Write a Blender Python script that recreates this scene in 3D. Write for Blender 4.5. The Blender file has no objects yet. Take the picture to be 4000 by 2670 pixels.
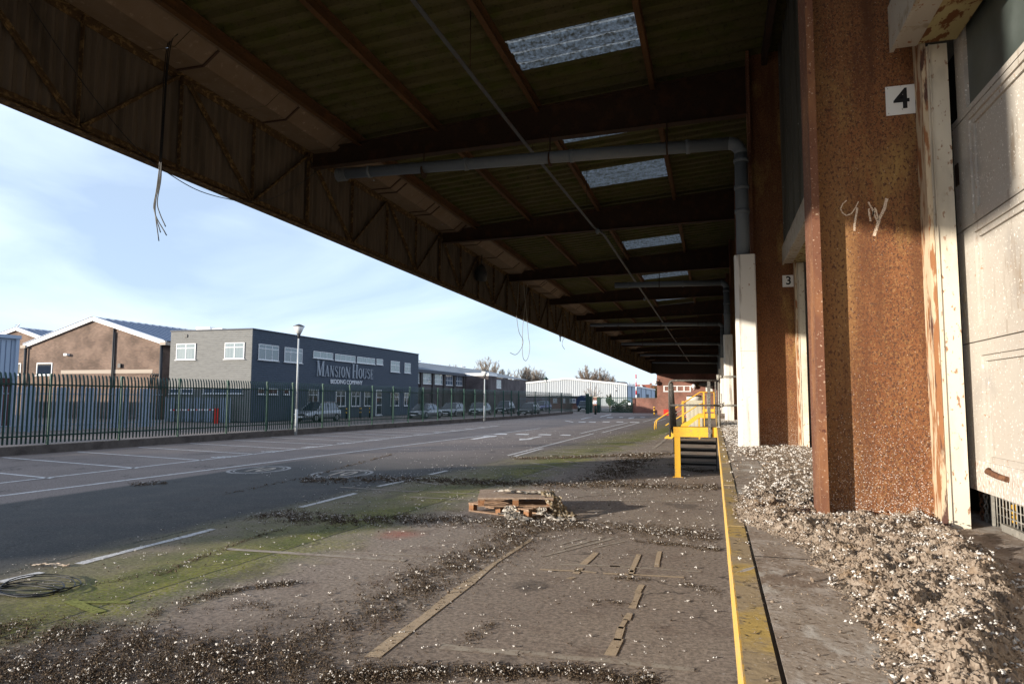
import bpy, math, random
import numpy as np
from mathutils import Vector, Matrix
R = random.Random(7)
rng = np.random.default_rng(5)
S = bpy.context.scene
C = S.collection
PI = math.pi

# ------------------------------------------------------------------ camera model (surveyed from the photograph, 4000 px wide)
F = 2667.0
_d = Vector((790., -226., -F)).normalized()
_b = (F*F + 790*130.)/226.
_u = Vector((130., _b, -F)).normalized()
_x = _d.cross(_u)
CAM = Vector((0, 0, 1.85))
def ray(px, py):
    c = Vector((px-2000., 1335.-py, -F))
    return Vector((_x.dot(c), _d.dot(c), _u.dot(c)))
def P(px, py, X=None, Y=None, Z=None):
    r = ray(px, py)
    t = (X-CAM.x)/r.x if X is not None else (Y-CAM.y)/r.y if Y is not None else (Z-CAM.z)/r.z
    return CAM + r*t
def D(px, py, **k): return P(px*1.7028, py*1.7028, **k)
def zoomer(ox, oy, s): return lambda x, y, **k: P(ox+x/s, oy+y/s, **k)
Z0 = zoomer(0, 1150, 2.349); Z2 = zoomer(900, 1200, 2.349); Z3 = zoomer(1700, 1350, 2.936)
Z4 = zoomer(2000, 1450, 3.915); Z7 = zoomer(1400, 1350, 3.3557); ZG = zoomer(1300, 2000, 1.5155)
ZS = zoomer(2500, 1440, 3.408); ZY = zoomer(2580, 1480, 7.127)

# ------------------------------------------------------------------ materials
def mat(name, base, rough=.8, metal=0., layers=(), bump=None, spec=.3, alpha=None, streak=None):
    """layers: (scale, detail, lo, hi, colour[, vec scale]) noise patches laid over the base colour"""
    m = bpy.data.materials.new(name); m.use_nodes = True
    nt = m.node_tree; N = nt.nodes; L = nt.links
    b = N['Principled BSDF']
    b.inputs['Roughness'].default_value = rough; b.inputs['Metallic'].default_value = metal
    b.inputs['Specular IOR Level'].default_value = spec
    g = N.new('ShaderNodeNewGeometry')
    col = None
    rgb = N.new('ShaderNodeRGB'); rgb.outputs[0].default_value = (*base, 1); col = rgb.outputs[0]
    for i, ly in enumerate(layers):
        sc, det, lo, hi, c = ly[:5]; vs = ly[5] if len(ly) > 5 else (1, 1, 1)
        mp = N.new('ShaderNodeMapping'); mp.inputs['Scale'].default_value = vs; mp.inputs['Location'].default_value = (i*3.7, i*1.3, i*5.1)
        L.new(g.outputs['Position'], mp.inputs[0])
        n = N.new('ShaderNodeTexNoise'); n.inputs['Scale'].default_value = sc; n.inputs['Detail'].default_value = det
        n.inputs['Roughness'].default_value = .6
        L.new(mp.outputs[0], n.inputs['Vector'])
        mr = N.new('ShaderNodeMapRange'); mr.inputs[1].default_value = lo; mr.inputs[2].default_value = hi
        L.new(n.outputs['Fac'], mr.inputs[0])
        mx = N.new('ShaderNodeMix'); mx.data_type = 'RGBA'
        L.new(mr.outputs[0], mx.inputs[0]); L.new(col, mx.inputs[6]); mx.inputs[7].default_value = (*c, 1)
        col = mx.outputs[2]
    L.new(col, b.inputs['Base Color'])
    if bump:
        sc, st, dist = bump[:3]
        n = N.new('ShaderNodeTexNoise'); n.inputs['Scale'].default_value = sc; n.inputs['Detail'].default_value = 6
        L.new(g.outputs['Position'], n.inputs['Vector'])
        bp = N.new('ShaderNodeBump'); bp.inputs['Strength'].default_value = st; bp.inputs['Distance'].default_value = dist
        L.new(n.outputs['Fac'], bp.inputs['Height']); L.new(bp.outputs[0], b.inputs['Normal'])
    return m

def splash(m, z0=1.2, zh=.95):
    # bird lime splashed over the foot of a column: dense at the bottom, thinning out upwards
    nt = m.node_tree; N = nt.nodes; L = nt.links; b = N['Principled BSDF']; src = b.inputs['Base Color'].links[0].from_socket
    g = [n for n in N if n.bl_idname == 'ShaderNodeNewGeometry'][0]; sx = N.new('ShaderNodeSeparateXYZ'); L.new(g.outputs['Position'], sx.inputs[0])
    a = N.new('ShaderNodeMapRange'); a.inputs[1].default_value = z0; a.inputs[2].default_value = z0+zh; a.inputs[3].default_value = .575; a.inputs[4].default_value = .70; L.new(sx.outputs[2], a.inputs[0])
    n = N.new('ShaderNodeTexNoise'); n.inputs['Scale'].default_value = 150; n.inputs['Detail'].default_value = 4; L.new(g.outputs['Position'], n.inputs['Vector'])
    su = N.new('ShaderNodeMath'); su.operation = 'SUBTRACT'; L.new(n.outputs['Fac'], su.inputs[0]); L.new(a.outputs[0], su.inputs[1])
    mu = N.new('ShaderNodeMath'); mu.operation = 'MULTIPLY'; mu.use_clamp = True; mu.inputs[1].default_value = 22; L.new(su.outputs[0], mu.inputs[0])
    mx = N.new('ShaderNodeMix'); mx.data_type = 'RGBA'; L.new(mu.outputs[0], mx.inputs[0]); L.new(src, mx.inputs[6]); mx.inputs[7].default_value = (.50, .43, .38, 1)
    L.new(mx.outputs[2], b.inputs['Base Color'])

def brick_mat(name, c1, c2, mortar, axis='X', patches=()):
    m = mat(name, c1, .9, layers=patches, bump=None)
    nt = m.node_tree; N = nt.nodes; L = nt.links; b = N['Principled BSDF']
    g = [n for n in N if n.bl_idname == 'ShaderNodeNewGeometry'][0]
    sx = N.new('ShaderNodeSeparateXYZ'); L.new(g.outputs['Position'], sx.inputs[0])
    ad = N.new('ShaderNodeMath'); ad.operation = 'ADD'; L.new(sx.outputs[0], ad.inputs[0]); L.new(sx.outputs[1], ad.inputs[1])
    cb = N.new('ShaderNodeCombineXYZ'); L.new(ad.outputs[0], cb.inputs[0]); L.new(sx.outputs[2], cb.inputs[1])
    br = N.new('ShaderNodeTexBrick'); br.inputs['Scale'].default_value = 1.
    br.inputs['Brick Width'].default_value = .225; br.inputs['Row Height'].default_value = .075
    br.inputs['Mortar Size'].default_value = .009; br.inputs['Bias'].default_value = -.1
    br.inputs['Color1'].default_value = (*c1, 1); br.inputs['Color2'].default_value = (*c2, 1); br.inputs['Mortar'].default_value = (*mortar, 1)
    L.new(cb.outputs[0], br.inputs['Vector'])
    n = N.new('ShaderNodeTexNoise'); n.inputs['Scale'].default_value = .7; n.inputs['Detail'].default_value = 6
    L.new(g.outputs['Position'], n.inputs['Vector'])
    mr = N.new('ShaderNodeMapRange'); mr.inputs[1].default_value = .35; mr.inputs[2].default_value = .65; mr.inputs[3].default_value = .65; mr.inputs[4].default_value = 1.2
    L.new(n.outputs['Fac'], mr.inputs[0])
    mx = N.new('ShaderNodeMix'); mx.data_type = 'RGBA'; mx.blend_type = 'MULTIPLY'; mx.inputs[0].default_value = 1
    L.new(br.outputs['Color'], mx.inputs[6]); L.new(mr.outputs[0], mx.inputs[7])
    L.new(mx.outputs[2], b.inputs['Base Color'])
    bp = N.new('ShaderNodeBump'); bp.inputs['Strength'].default_value = .4; bp.inputs['Distance'].default_value = .01; bp.invert = True
    L.new(br.outputs['Fac'], bp.inputs['Height']); L.new(bp.outputs[0], b.inputs['Normal'])
    return m

def glass_mat(name, tint, rough=.05):
    m = mat(name, tint, rough, spec=.8)
    return m

M = {}
RUST = [(1.6, 5, .36, .66, (.225, .092, .036), (1, 1, .35)), (5, 7, .46, .66, (.15, .055, .022), (1, 1, .5)), (60, 6, .52, .66, (.25, .125, .052)),
        (110, 3, .55, .62, (.06, .03, .02)), (1.1, 5, .5, .64, (.23, .125, .05), (1.5, 1, .12)), (3.2, 7, .58, .70, (.30, .18, .065), (1, 1, .35)), (75, 5, .53, .62, (.085, .038, .022), (1, 1, .6)), (90, 5, .60, .68, (.28, .165, .065)), (140, 2, .72, .745, (.50, .40, .32)),
        (2.0, 6, .56, .72, (.10, .042, .02), (2, 2, .2))]
M["rust"] = mat('rusty_steel', (.17, .072, .032), .9, .0, RUST, bump=(90, .6, .004))
splash(M['rust'])
M['rust_flange'] = mat('rusty_flange', (.15, .065, .038), .85, 0, [(3, 6, .5, .62, (.26, .12, .055), (1, 1, .3)), (70, 5, .61, .66, (.4, .28, .2)), (20, 6, .6, .68, (.09, .03, .02))], bump=(80, .5, .004))
M['rust_dark'] = mat('dark_rusty_steel', (.036, .020, .012), .9, 0, [(4, 6, .5, .7, (.066, .030, .014)), (25, 5, .58, .68, (.02, .012, .01))], bump=(60, .4, .004))
M['rust_purlin'] = mat('brown_rusty_purlin', (.075, .036, .012), .9, 0, [(5, 6, .5, .66, (.11, .05, .016), (1, .4, 1)), (30, 5, .58, .66, (.04, .02, .012))], bump=(60, .4, .004))
M['rust_truss'] = mat('flaking_truss_paint', (.075, .045, .020), .9, 0, [(12, 8, .50, .60, (.20, .13, .055)), (45, 6, .56, .64, (.04, .02, .012))], bump=(60, .4, .004))
M['asbestos'] = mat('mossy_roof_sheet', (.072, .066, .022), .95, 0, [(1.1, 6, .42, .66, (.085, .072, .036)), (3, 6, .5, .7, (.052, .062, .008)), (20, 6, .55, .75, (.025, .022, .012))], bump=(40, .3, .006))
M['cladding'] = mat('dusty_cladding', (.11, .088, .068), .85, 0, [(3, 5, .45, .7, (.06, .048, .036), (1, 1, .25)), (25, 5, .6, .75, (.11, .09, .07))])
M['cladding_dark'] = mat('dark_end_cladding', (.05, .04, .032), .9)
M['gutter'] = mat('gutter_cement', (.165, .12, .085), .9, 0, [(2, 6, .45, .7, (.14, .095, .06)), (12, 6, .6, .7, (.25, .19, .14))], bump=(30, .2, .004))
M['bracket'] = mat('bracket_steel', (.05, .028, .02), .9)
M['cream'] = mat('cream_paint', (.66, .60, .49), .7, 0, [(6, 6, .55, .68, (.50, .45, .36), (1, 1, .25)), (45, 6, .615, .65, (.32, .18, .11), (1, 1, .5)), (14, 8, .66, .70, (.34, .20, .12)), (2.5, 6, .52, .66, (.46, .41, .33), (1, 1, .4))], bump=(60, .25, .002))
M['cream_chip'] = mat('chipped_cream_edge', (.54, .44, .31), .8, 0, [(26, 8, .49, .56, (.30, .135, .06), (1, 1, .18)), (16, 8, .57, .62, (.10, .05, .04), (1, 1, .2))], bump=(60, .3, .003))
M['door'] = mat('door_paint', (.47, .44, .395), .55, 0, [(1.3, 6, .48, .68, (.42, .385, .345)), (2.4, 7, .56, .68, (.36, .335, .31)), (9, 8, .60, .70, (.30, .25, .20), (1, 1, .2)), (45, 6, .64, .67, (.36, .22, .13)), (6, 7, .62, .74, (.40, .36, .31)), (75, 3, .63, .66, (.82, .80, .76))], bump=(20, .12, .003))
M['door_low'] = mat('splattered_door_paint', (.47, .42, .375), .6, 0, [(90, 4, .52, .6, (.76, .73, .69), (1, 1, .4)), (40, 5, .6, .66, (.34, .18, .11), (1, 1, .4))], bump=(60, .25, .003))
M['dglass'] = mat('dusty_wired_glass', (.06, .075, .07), .35, 0, [(4, 5, .4, .7, (.10, .12, .115))], spec=.5)
M['guard'] = mat('white_guard_paint', (.66, .63, .585), .7, 0, [(7, 8, .60, .66, (.30, .27, .24), (1, 1, .06)), (2, 5, .5, .7, (.66, .62, .55)), (25, 5, .66, .69, (.35, .2, .12))], bump=(15, .3, .004))
M['pipe'] = mat('grey_plastic_pipe', (.13, .15, .17), .5, 0, [(8, 5, .5, .75, (.15, .17, .185))])
M['tray'] = mat('galvanised_tray', (.075, .08, .085), .6, .3, [(10, 5, .5, .75, (.08, .05, .04))])
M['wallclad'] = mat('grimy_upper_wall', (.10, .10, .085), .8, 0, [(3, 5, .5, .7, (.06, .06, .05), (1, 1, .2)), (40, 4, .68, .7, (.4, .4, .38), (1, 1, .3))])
M['black'] = mat('interior_shade_black', (.01, .01, .01), .95)  # near black stands in for the darkness inside the warehouse
M['lintel'] = mat('lintel_paint', (.42, .38, .32), .7, 0, [(10, 6, .52, .64, (.30, .25, .18)), (30, 6, .62, .66, (.25, .1, .04))])
M['lintel_rust'] = mat('rusty_yellow_lintel', (.42, .36, .18), .8, 0, [(18, 7, .53, .57, (.17, .07, .025), (1, .5, 1)), (4, 5, .5, .7, (.26, .15, .06))])
M['plate'] = mat('plate_white', (.72, .72, .70), .5, 0, [(40, 4, .68, .7, (.3, .3, .3))])
M['ink'] = mat('plate_black', (.012, .012, .014), .5)
M['chalk'] = mat('chalk', (.72, .62, .50), .95, 0, [(220, 3, .5, .56, (.30, .13, .06))])
M['yellow'] = mat('yellow_paint', (.74, .42, .04), .6, 0, [(3, 5, .5, .72, (.62, .35, .05)), (45, 5, .60, .66, (.35, .19, .07)), (8, 7, .62, .70, (.40, .27, .12))])
M['yellow_dirty'] = mat('worn_yellow_kerb', (.48, .34, .11), .85, 0, [(3.5, 8, .40, .55, (.36, .28, .18)), (14, 8, .54, .66, (.22, .175, .13), (1, 2, 1)), (50, 5, .62, .68, (.45, .40, .34)), (25, 7, .60, .66, (.05, .04, .03))], bump=(40, .5, .005))
M['yellow_face'] = mat('yellow_nosing_face', (.68, .42, .09), .75, 0, [(18, 7, .53, .60, (.50, .37, .20)), (5, 7, .55, .63, (.40, .29, .16)), (70, 5, .66, .7, (.55, .45, .3))], bump=(30, .2, .003))
M['slab'] = mat('dock_concrete', (.34, .285, .24), .92, 0, [(1.6, 7, .46, .66, (.23, .175, .14)), (11, 8, .5, .64, (.42, .37, .335)), (40, 6, .57, .65, (.12, .085, .06)), (3.2, 8, .54, .62, (.48, .45, .42), (2, 1, 1)), (70, 5, .6, .64, (.46, .43, .40))], bump=(60, .5, .005))
M['dockwall'] = mat('dock_wall', (.11, .09, .08), .95)
M['railgrey'] = mat('weathered_tube', (.10, .095, .09), .7, 0, [(40, 5, .56, .63, (.25, .24, .21)), (90, 5, .62, .66, (.55, .53, .48))])
M['galv'] = mat('galvanised_tube', (.28, .27, .245), .6, .2, [(30, 5, .52, .66, (.38, .36, .32)), (70, 5, .6, .66, (.12, .10, .07))])
M['tread'] = mat('dark_tread', (.022, .022, .024), .8)
M['leadge'] = mat('tread_nosing', (.30, .29, .27), .7)
M['wood'] = mat('weathered_pallet_wood', (.33, .22, .15), .9, 0, [(4, 8, .42, .62, (.22, .14, .09), (1, 8, 8)), (40, 5, .58, .66, (.48, .36, .27), (.2, 2, 2))], bump=(50, .4, .004))
M['wood_grey'] = mat('grey_pallet_boards', (.37, .29, .23), .9, 0, [(4, 8, .42, .62, (.24, .17, .13), (1, 8, 8)), (50, 5, .6, .66, (.58, .52, .46))], bump=(50, .4, .004))
M['block'] = mat('pallet_block', (.30, .15, .075), .95, 0, [(30, 6, .5, .65, (.18, .08, .04)), (90, 4, .62, .68, (.5, .36, .24))], bump=(90, .6, .005))
M['wrap'] = mat('dirty_plastic_wrap', (.52, .48, .43), .5, 0, [(9, 7, .45, .62, (.34, .29, .23)), (25, 5, .55, .66, (.72, .70, .66))], bump=(14, .5, .02))
M['wrap_b'] = mat('brown_stained_wrap', (.30, .235, .15), .6, 0, [(9, 7, .45, .62, (.19, .14, .08)), (25, 5, .52, .62, (.58, .52, .44))], bump=(14, .5, .02))
M['greenfence'] = mat('green_fence_paint', (.006, .034, .026), .5, 0, [(4, 4, .5, .75, (.01, .05, .036))], spec=.35)
M['greenpost'] = mat('green_post_paint', (.022, .070, .052), .5, 0, [(4, 4, .5, .75, (.035, .10, .075))])
M['greenlight'] = mat('pale_green_paint', (.12, .27, .21), .6)
M['greendark'] = mat('dark_green_paint', (.012, .035, .026), .6)
M['silver'] = mat('shaded_galvanised_palisade', (.24, .29, .36), .55, .0, [(9, 5, .5, .7, (.22, .24, .27))])  # blue base colour puts skylit shade into the galvanised pales
M['kerb'] = mat('fence_kerb_concrete', (.11, .095, .085), .95, 0, [(2.5, 7, .45, .65, (.065, .055, .05)), (30, 6, .6, .68, (.2, .18, .15))], bump=(25, .5, .01))
M['pole'] = mat('grey_lamp_pole', (.46, .48, .48), .55, 0, [(3, 4, .5, .7, (.38, .41, .42))])
M['lampglass'] = mat('clear_lamp_bowl', (.62, .62, .60), .25, 0)
M['darkmetal'] = mat('dark_metal', (.03, .032, .036), .5)
M['white'] = mat('white_trim', (.80, .80, .79), .5)
M['upvc'] = mat('white_window_frame', (.62, .63, .64), .4)
M['winglass'] = mat('window_glass', (.10, .13, .17), .06, 0, spec=1.)
M['blind'] = mat('pale_blind_glass', (.20, .25, .27), .04, 0, [(3, 3, .4, .6, (.27, .32, .34), (6, 6, .1))], spec=.5)
M['darkglass'] = mat('dark_window_glass', (.012, .018, .03), .05, 0, spec=.8)
M['brick_l'] = brick_mat('brown_brick', (.185, .115, .085), (.10, .062, .048), (.25, .20, .16))
M['brick_d'] = brick_mat('grey_brown_brick', (.11, .085, .085), (.075, .06, .06), (.12, .11, .11))
M['brick_r'] = brick_mat('red_brick', (.26, .095, .065), (.18, .065, .045), (.22, .17, .14))
M['brick_p'] = brick_mat('dark_red_plinth', (.12, .035, .03), (.09, .03, .025), (.10, .07, .07))
M['bandconc'] = mat('stone_band', (.40, .34, .28), .9)
M['roofblue'] = mat('blue_grey_roof', (.135, .175, .25), .5, .2, [(1, 4, .5, .7, (.17, .21, .28))])
M['roofgrey'] = mat('weathered_roof', (.13, .16, .20), .7, 0, [(1, 6, .5, .7, (.10, .12, .15))])
M['shedwhite'] = mat('white_shed_cladding', (.50, .52, .53), .5)
M['shedblue'] = mat('shaded_blue_cladding', (.33, .40, .50), .5)  # the blue also carries the shade on faces turned from the sun
M['shedgap'] = mat('dark_trim', (.05, .06, .08), .6)
M['tilered'] = mat('red_roof_tiles', (.26, .085, .055), .9, 0, [(3, 5, .5, .65, (.18, .06, .045))])
M['tiledark'] = mat('dark_slate', (.04, .04, .05), .8)
M['render'] = mat('cream_render', (.55, .50, .42), .9)
M['red'] = mat('red_paint', (.55, .03, .02), .5)
M['blue'] = mat('blue_sign', (.03, .10, .42), .45)
M['navy'] = mat('navy_sign', (.012, .025, .085), .5)
M['beige'] = mat('beige_plastic', (.46, .43, .34), .6, 0, [(3, 4, .5, .7, (.40, .37, .29))])
M['twig'] = mat('bare_twigs', (.20, .155, .12), .95)
M['twig_g'] = mat('greyish_twigs', (.26, .215, .17), .95)
M['scrub'] = mat('ivy_scrub', (.05, .06, .02), .9, 0, [(4, 5, .5, .7, (.12, .09, .05))])
M['cable'] = mat('black_cable', (.012, .012, .013), .45)
M['cablew'] = mat('pale_cable', (.30, .29, .27), .5)
M['tyre'] = mat('tyre_rubber', (.015, .015, .016), .9)
M['rim'] = mat('wheel_rim', (.30, .31, .32), .35, .6)
M['lamp_on'] = mat('headlight_lens', (.75, .75, .72), .1)
M['taillamp'] = mat('tail_lamp_red', (.35, .01, .012), .2)
M['gull_w'] = mat('gull_white', (.75, .75, .74), .8)
M['orange'] = mat('orange_plastic', (.75, .18, .05), .5)
M['rag'] = mat('pale_rag', (.55, .45, .35), .9, 0, [(9, 6, .5, .6, (.4, .3, .22))])
M['mark'] = mat('worn_road_paint', (.60, .585, .57), .8, 0, [(12, 8, .52, .64, (.30, .27, .25)), (60, 6, .58, .64, (.10, .09, .085))])
M['markfade'] = mat('faded_road_paint', (.42, .37, .31), .9, 0, [(9, 8, .48, .62, (.30, .24, .195)), (50, 6, .57, .64, (.22, .18, .145))])
M['tape'] = mat('worn_tape_paint', (.52, .41, .29), .85, 0, [(11, 8, .50, .66, (.40, .31, .215)), (60, 6, .60, .66, (.24, .18, .13))], bump=(60, .4, .004))
M['grate'] = mat('rusty_chain', (.16, .075, .04), .9, 0, [(60, 5, .5, .6, (.08, .04, .025))])

# ------------------------------------------------------------------ mesh helpers
class MB:
    def __init__(s): s.v = []; s.f = []; s.sm = []; s.cuts = []
    def cut(s):
        if not s.cuts or s.cuts[-1] != (len(s.v), len(s.f)): s.cuts.append((len(s.v), len(s.f)))
    def face(s, pts, smooth=False):
        i = len(s.v); s.v += [tuple(p) for p in pts]; s.f.append(tuple(range(i, i+len(pts)))); s.sm.append(smooth); return s
    def box(s, a, b, rot=None, org=None):
        x0, y0, z0 = [min(p, q) for p, q in zip(a, b)]; x1, y1, z1 = [max(p, q) for p, q in zip(a, b)]
        pts = [Vector(p) for p in ((x0,y0,z0),(x1,y0,z0),(x1,y1,z0),(x0,y1,z0),(x0,y0,z1),(x1,y0,z1),(x1,y1,z1),(x0,y1,z1))]
        if rot is not None:
            o = Vector(org) if org is not None else Vector((0,0,0))
            pts = [o + rot @ (p-o) for p in pts]
        i = len(s.v); s.v += [tuple(p) for p in pts]
        for q in ((0,3,2,1),(4,5,6,7),(0,1,5,4),(1,2,6,5),(2,3,7,6),(3,0,4,7)):
            s.f.append(tuple(i+k for k in q)); s.sm.append(False)
        return s
    def bar(s, p, q, w, h, up=(0,0,1)):
        p = Vector(p); q = Vector(q); d = (q-p).normalized(); up = Vector(up)
        if abs(d.dot(up)) > .98: up = Vector((1,0,0))
        a = d.cross(up).normalized()*w/2; b = a.cross(d).normalized()*h/2
        pts = [p-a-b, p+a-b, p+a+b, p-a+b, q-a-b, q+a-b, q+a+b, q-a+b]
        i = len(s.v); s.v += [tuple(k) for k in pts]
        for f in ((0,3,2,1),(4,5,6,7),(0,1,5,4),(1,2,6,5),(2,3,7,6),(3,0,4,7)):
            s.f.append(tuple(i+k for k in f)); s.sm.append(False)
        return s
    def tube(s, pts, r, n=8, caps=True, r2=None):
        pts = [Vector(p) for p in pts]; m = len(pts)
        rs = r if isinstance(r, (list, tuple)) else [r + ((r2-r)*k/(m-1) if r2 is not None else 0) for k in range(m)]
        base = len(s.v); a = None
        for k in range(m):
            t = (pts[min(k+1, m-1)]-pts[max(k-1, 0)])
            if t.length < 1e-9: t = Vector((0,0,1))
            t.normalize()
            if a is None:
                a = t.orthogonal().normalized()
            else:
                a = (a - t*a.dot(t));
                a = a.normalized() if a.length > 1e-6 else t.orthogonal().normalized()
            b = t.cross(a)
            for j in range(n):
                an = 2*PI*j/n
                s.v.append(tuple(pts[k] + (a*math.cos(an)+b*math.sin(an))*rs[k]))
        for k in range(m-1):
            for j in range(n):
                j2 = (j+1) % n
                s.f.append((base+k*n+j, base+k*n+j2, base+(k+1)*n+j2, base+(k+1)*n+j)); s.sm.append(n > 4)
        if caps:
            s.f.append(tuple(base+j for j in reversed(range(n)))); s.sm.append(False)
            s.f.append(tuple(base+(m-1)*n+j for j in range(n))); s.sm.append(False)
        return s
    def lathe(s, c, prof, n=16, axis='Z'):
        base = len(s.v)
        for (r, h) in prof:
            for j in range(n):
                an = 2*PI*j/n
                p = (r*math.cos(an), r*math.sin(an), h)
                if axis == 'X': p = (p[2], p[0], p[1])
                if axis == 'Y': p = (p[0], p[2], p[1])
                s.v.append((c[0]+p[0], c[1]+p[1], c[2]+p[2]))
        for k in range(len(prof)-1):
            for j in range(n):
                j2 = (j+1) % n
                s.f.append((base+k*n+j, base+k*n+j2, base+(k+1)*n+j2, base+(k+1)*n+j)); s.sm.append(True)
        s.f.append(tuple(base+j for j in reversed(range(n)))); s.sm.append(False)
        s.f.append(tuple(base+(len(prof)-1)*n+j for j in range(n))); s.sm.append(False)
        return s
    def prism(s, poly, off):
        """poly: list of 3D points (a planar outline), off: extrusion vector"""
        o = Vector(off); n = len(poly); i = len(s.v)
        s.v += [tuple(p) for p in poly] + [tuple(Vector(p)+o) for p in poly]
        s.f.append(tuple(range(i, i+n))); s.sm.append(False)
        s.f.append(tuple(reversed(range(i+n, i+2*n)))); s.sm.append(False)
        for k in range(n):
            k2 = (k+1) % n
            s.f.append((i+k, i+n+k, i+n+k2, i+k2)); s.sm.append(False)
        return s
    def build(s, name, m, parent=None, loc=None, fixn=True):
        if s.cuts:
            c_ = [(0, 0)]+[k for k in s.cuts if 0 < k[0] < len(s.v)]+[(len(s.v), len(s.f))]; o = None
            for (v0, f0), (v1, f1) in zip(c_, c_[1:]):
                q = MB(); q.v = s.v[v0:v1]; q.f = [tuple(i-v0 for i in f) for f in s.f[f0:f1]]; q.sm = s.sm[f0:f1]
                o = q.build(name, m, parent, loc, fixn)
            return o
        me = bpy.data.meshes.new(name)
        org = Vector(loc) if loc is not None else None
        vs = s.v if org is None else [tuple(Vector(p)-org) for p in s.v]
        me.from_pydata(vs, [], s.f); me.materials.append(m)
        me.polygons.foreach_set('use_smooth', s.sm)
        me.update()
        if fixn:
            import bmesh
            b = bmesh.new(); b.from_mesh(me); bmesh.ops.recalc_face_normals(b, faces=b.faces); b.to_mesh(me); b.free()
        o = bpy.data.objects.new(name, me); C.objects.link(o)
        if org is not None: o.location = org
        if parent is not None:
            o.parent = parent
            if org is None: o.location = -parent.location if parent.rotation_euler.z == 0 else (0,0,0)
        return o
def tag(o, label=None, cat=None, group=None, kind=None):
    if label: o['label'] = label
    if cat: o['category'] = cat
    if group: o['group'] = group
    if kind: o['kind'] = kind
    return o
def thing(name, label, cat, loc=(0,0,0), rz=0, group=None):
    o = bpy.data.objects.new(name, None); C.objects.link(o); o.location = loc; o.rotation_euler = (0,0,rz)
    o.empty_display_size = .1
    return tag(o, label, cat, group)
def copy_tree(o, parent=None):
    c = o.copy(); C.objects.link(c)
    if parent is not None: c.parent = parent
    for ch in [k for k in o.children]: copy_tree(ch, c)
    return c
def quad_on_ground(mb, a, b, w, z=.004, jag=0.):
    a = Vector(a); b = Vector(b); d = (b-a); L = d.length; d.normalize(); n = Vector((-d.y, d.x, 0))*w/2
    k = max(1, int(L/.25)) if jag else 1
    le = []; ri = []
    for i in range(k+1):
        p = a+d*(L*i/k)
        le.append(p+n*(1+R.uniform(-jag, jag))); ri.append(p-n*(1+R.uniform(-jag, jag)))
    for i in range(k):
        mb.face([(*le[i].xy, z), (*ri[i].xy, z), (*ri[i+1].xy, z), (*le[i+1].xy, z)][::-1])
def textmesh(txt, size, m, name, mtx, parent, ext=.004, spx=1.):
    cu = bpy.data.curves.new('t', 'FONT'); cu.body = txt; cu.size = size; cu.extrude = ext; cu.align_x = 'CENTER'; cu.align_y = 'CENTER'
    cu.offset = size*.018
    o = bpy.data.objects.new('t', cu); C.objects.link(o)
    dg = bpy.context.evaluated_depsgraph_get(); me = bpy.data.meshes.new_from_object(o.evaluated_get(dg))
    bpy.data.objects.remove(o)
    me.transform(mtx @ Matrix.Diagonal((spx, 1, 1, 1))); me.materials.clear(); me.materials.append(m); me.name = name
    ob = bpy.data.objects.new(name, me); C.objects.link(ob)
    if parent is not None: ob.parent = parent; ob.location = -parent.location
    return ob

# ------------------------------------------------------------------ world, sun, camera
SUN_AZ = math.radians(47.); SUN_EL = math.radians(10.8)
w = bpy.data.worlds.new('World'); S.world = w; w.use_nodes = True
nt = w.node_tree; N = nt.nodes; L = nt.links
bg = N['Background']; sky = N.new('ShaderNodeTexSky'); sky.sky_type = 'NISHITA'; sky.sun_disc = False
to_sun = Vector((-math.sin(SUN_AZ)*math.cos(SUN_EL), -math.cos(SUN_AZ)*math.cos(SUN_EL), math.sin(SUN_EL)))
sky.sun_elevation = SUN_EL; sky.sun_rotation = math.atan2(to_sun.x, to_sun.y)
sky.air_density = 1.0; sky.dust_density = .6; sky.ozone_density = 3.6
tc = N.new('ShaderNodeTexCoord'); mp = N.new('ShaderNodeMapping'); mp.inputs['Scale'].default_value = (1.1, 1.5, 4.6); mp.inputs['Rotation'].default_value = (.15, .25, .5)
L.new(tc.outputs['Generated'], mp.inputs[0])
cn = N.new('ShaderNodeTexNoise'); cn.inputs['Scale'].default_value = 1.7; cn.inputs['Detail'].default_value = 7; cn.inputs['Roughness'].default_value = .5; cn.inputs['Distortion'].default_value = .5
L.new(mp.outputs[0], cn.inputs['Vector'])
cr = N.new('ShaderNodeMapRange'); cr.inputs[1].default_value = .36; cr.inputs[2].default_value = .74; cr.inputs[3].default_value = .36; cr.inputs[4].default_value = .85
L.new(cn.outputs['Fac'], cr.inputs[0])
mx = N.new('ShaderNodeMix'); mx.data_type = 'RGBA'; L.new(cr.outputs[0], mx.inputs[0]); L.new(sky.outputs[0], mx.inputs[6]); mx.inputs[7].default_value = (7.3, 8.5, 10.5, 1)
L.new(mx.outputs[2], bg.inputs[0]); bg.inputs[1].default_value = .104
sl = bpy.data.lights.new('sun', 'SUN'); sl.energy = 4.8; sl.angle = math.radians(.53); sl.color = (1., .90, .76)
so = bpy.data.objects.new('sun', sl); C.objects.link(so); so.rotation_euler = to_sun.to_track_quat('Z', 'Y').to_euler(); so.location = (-20, -20, 20)
cd = bpy.data.cameras.new('camera'); cam = bpy.data.objects.new('camera', cd); C.objects.link(cam); S.camera = cam
cd.sensor_width = 36.; cd.lens = F/4000*36.; cd.clip_end = 3000; cd.clip_start = .05
rot = Matrix(((_x.x, _x.y, _x.z), (_d.x, _d.y, _d.z), (_u.x, _u.y, _u.z)))   # rows: world axes in camera coordinates
cam.matrix_world = Matrix.Translation(CAM) @ rot.to_4x4()
S.view_settings.view_transform = 'Standard'; S.view_settings.look = 'None'; S.view_settings.exposure = .75; S.view_settings.gamma = 1
S.render.resolution_x = 1024; S.render.resolution_y = 683
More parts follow.
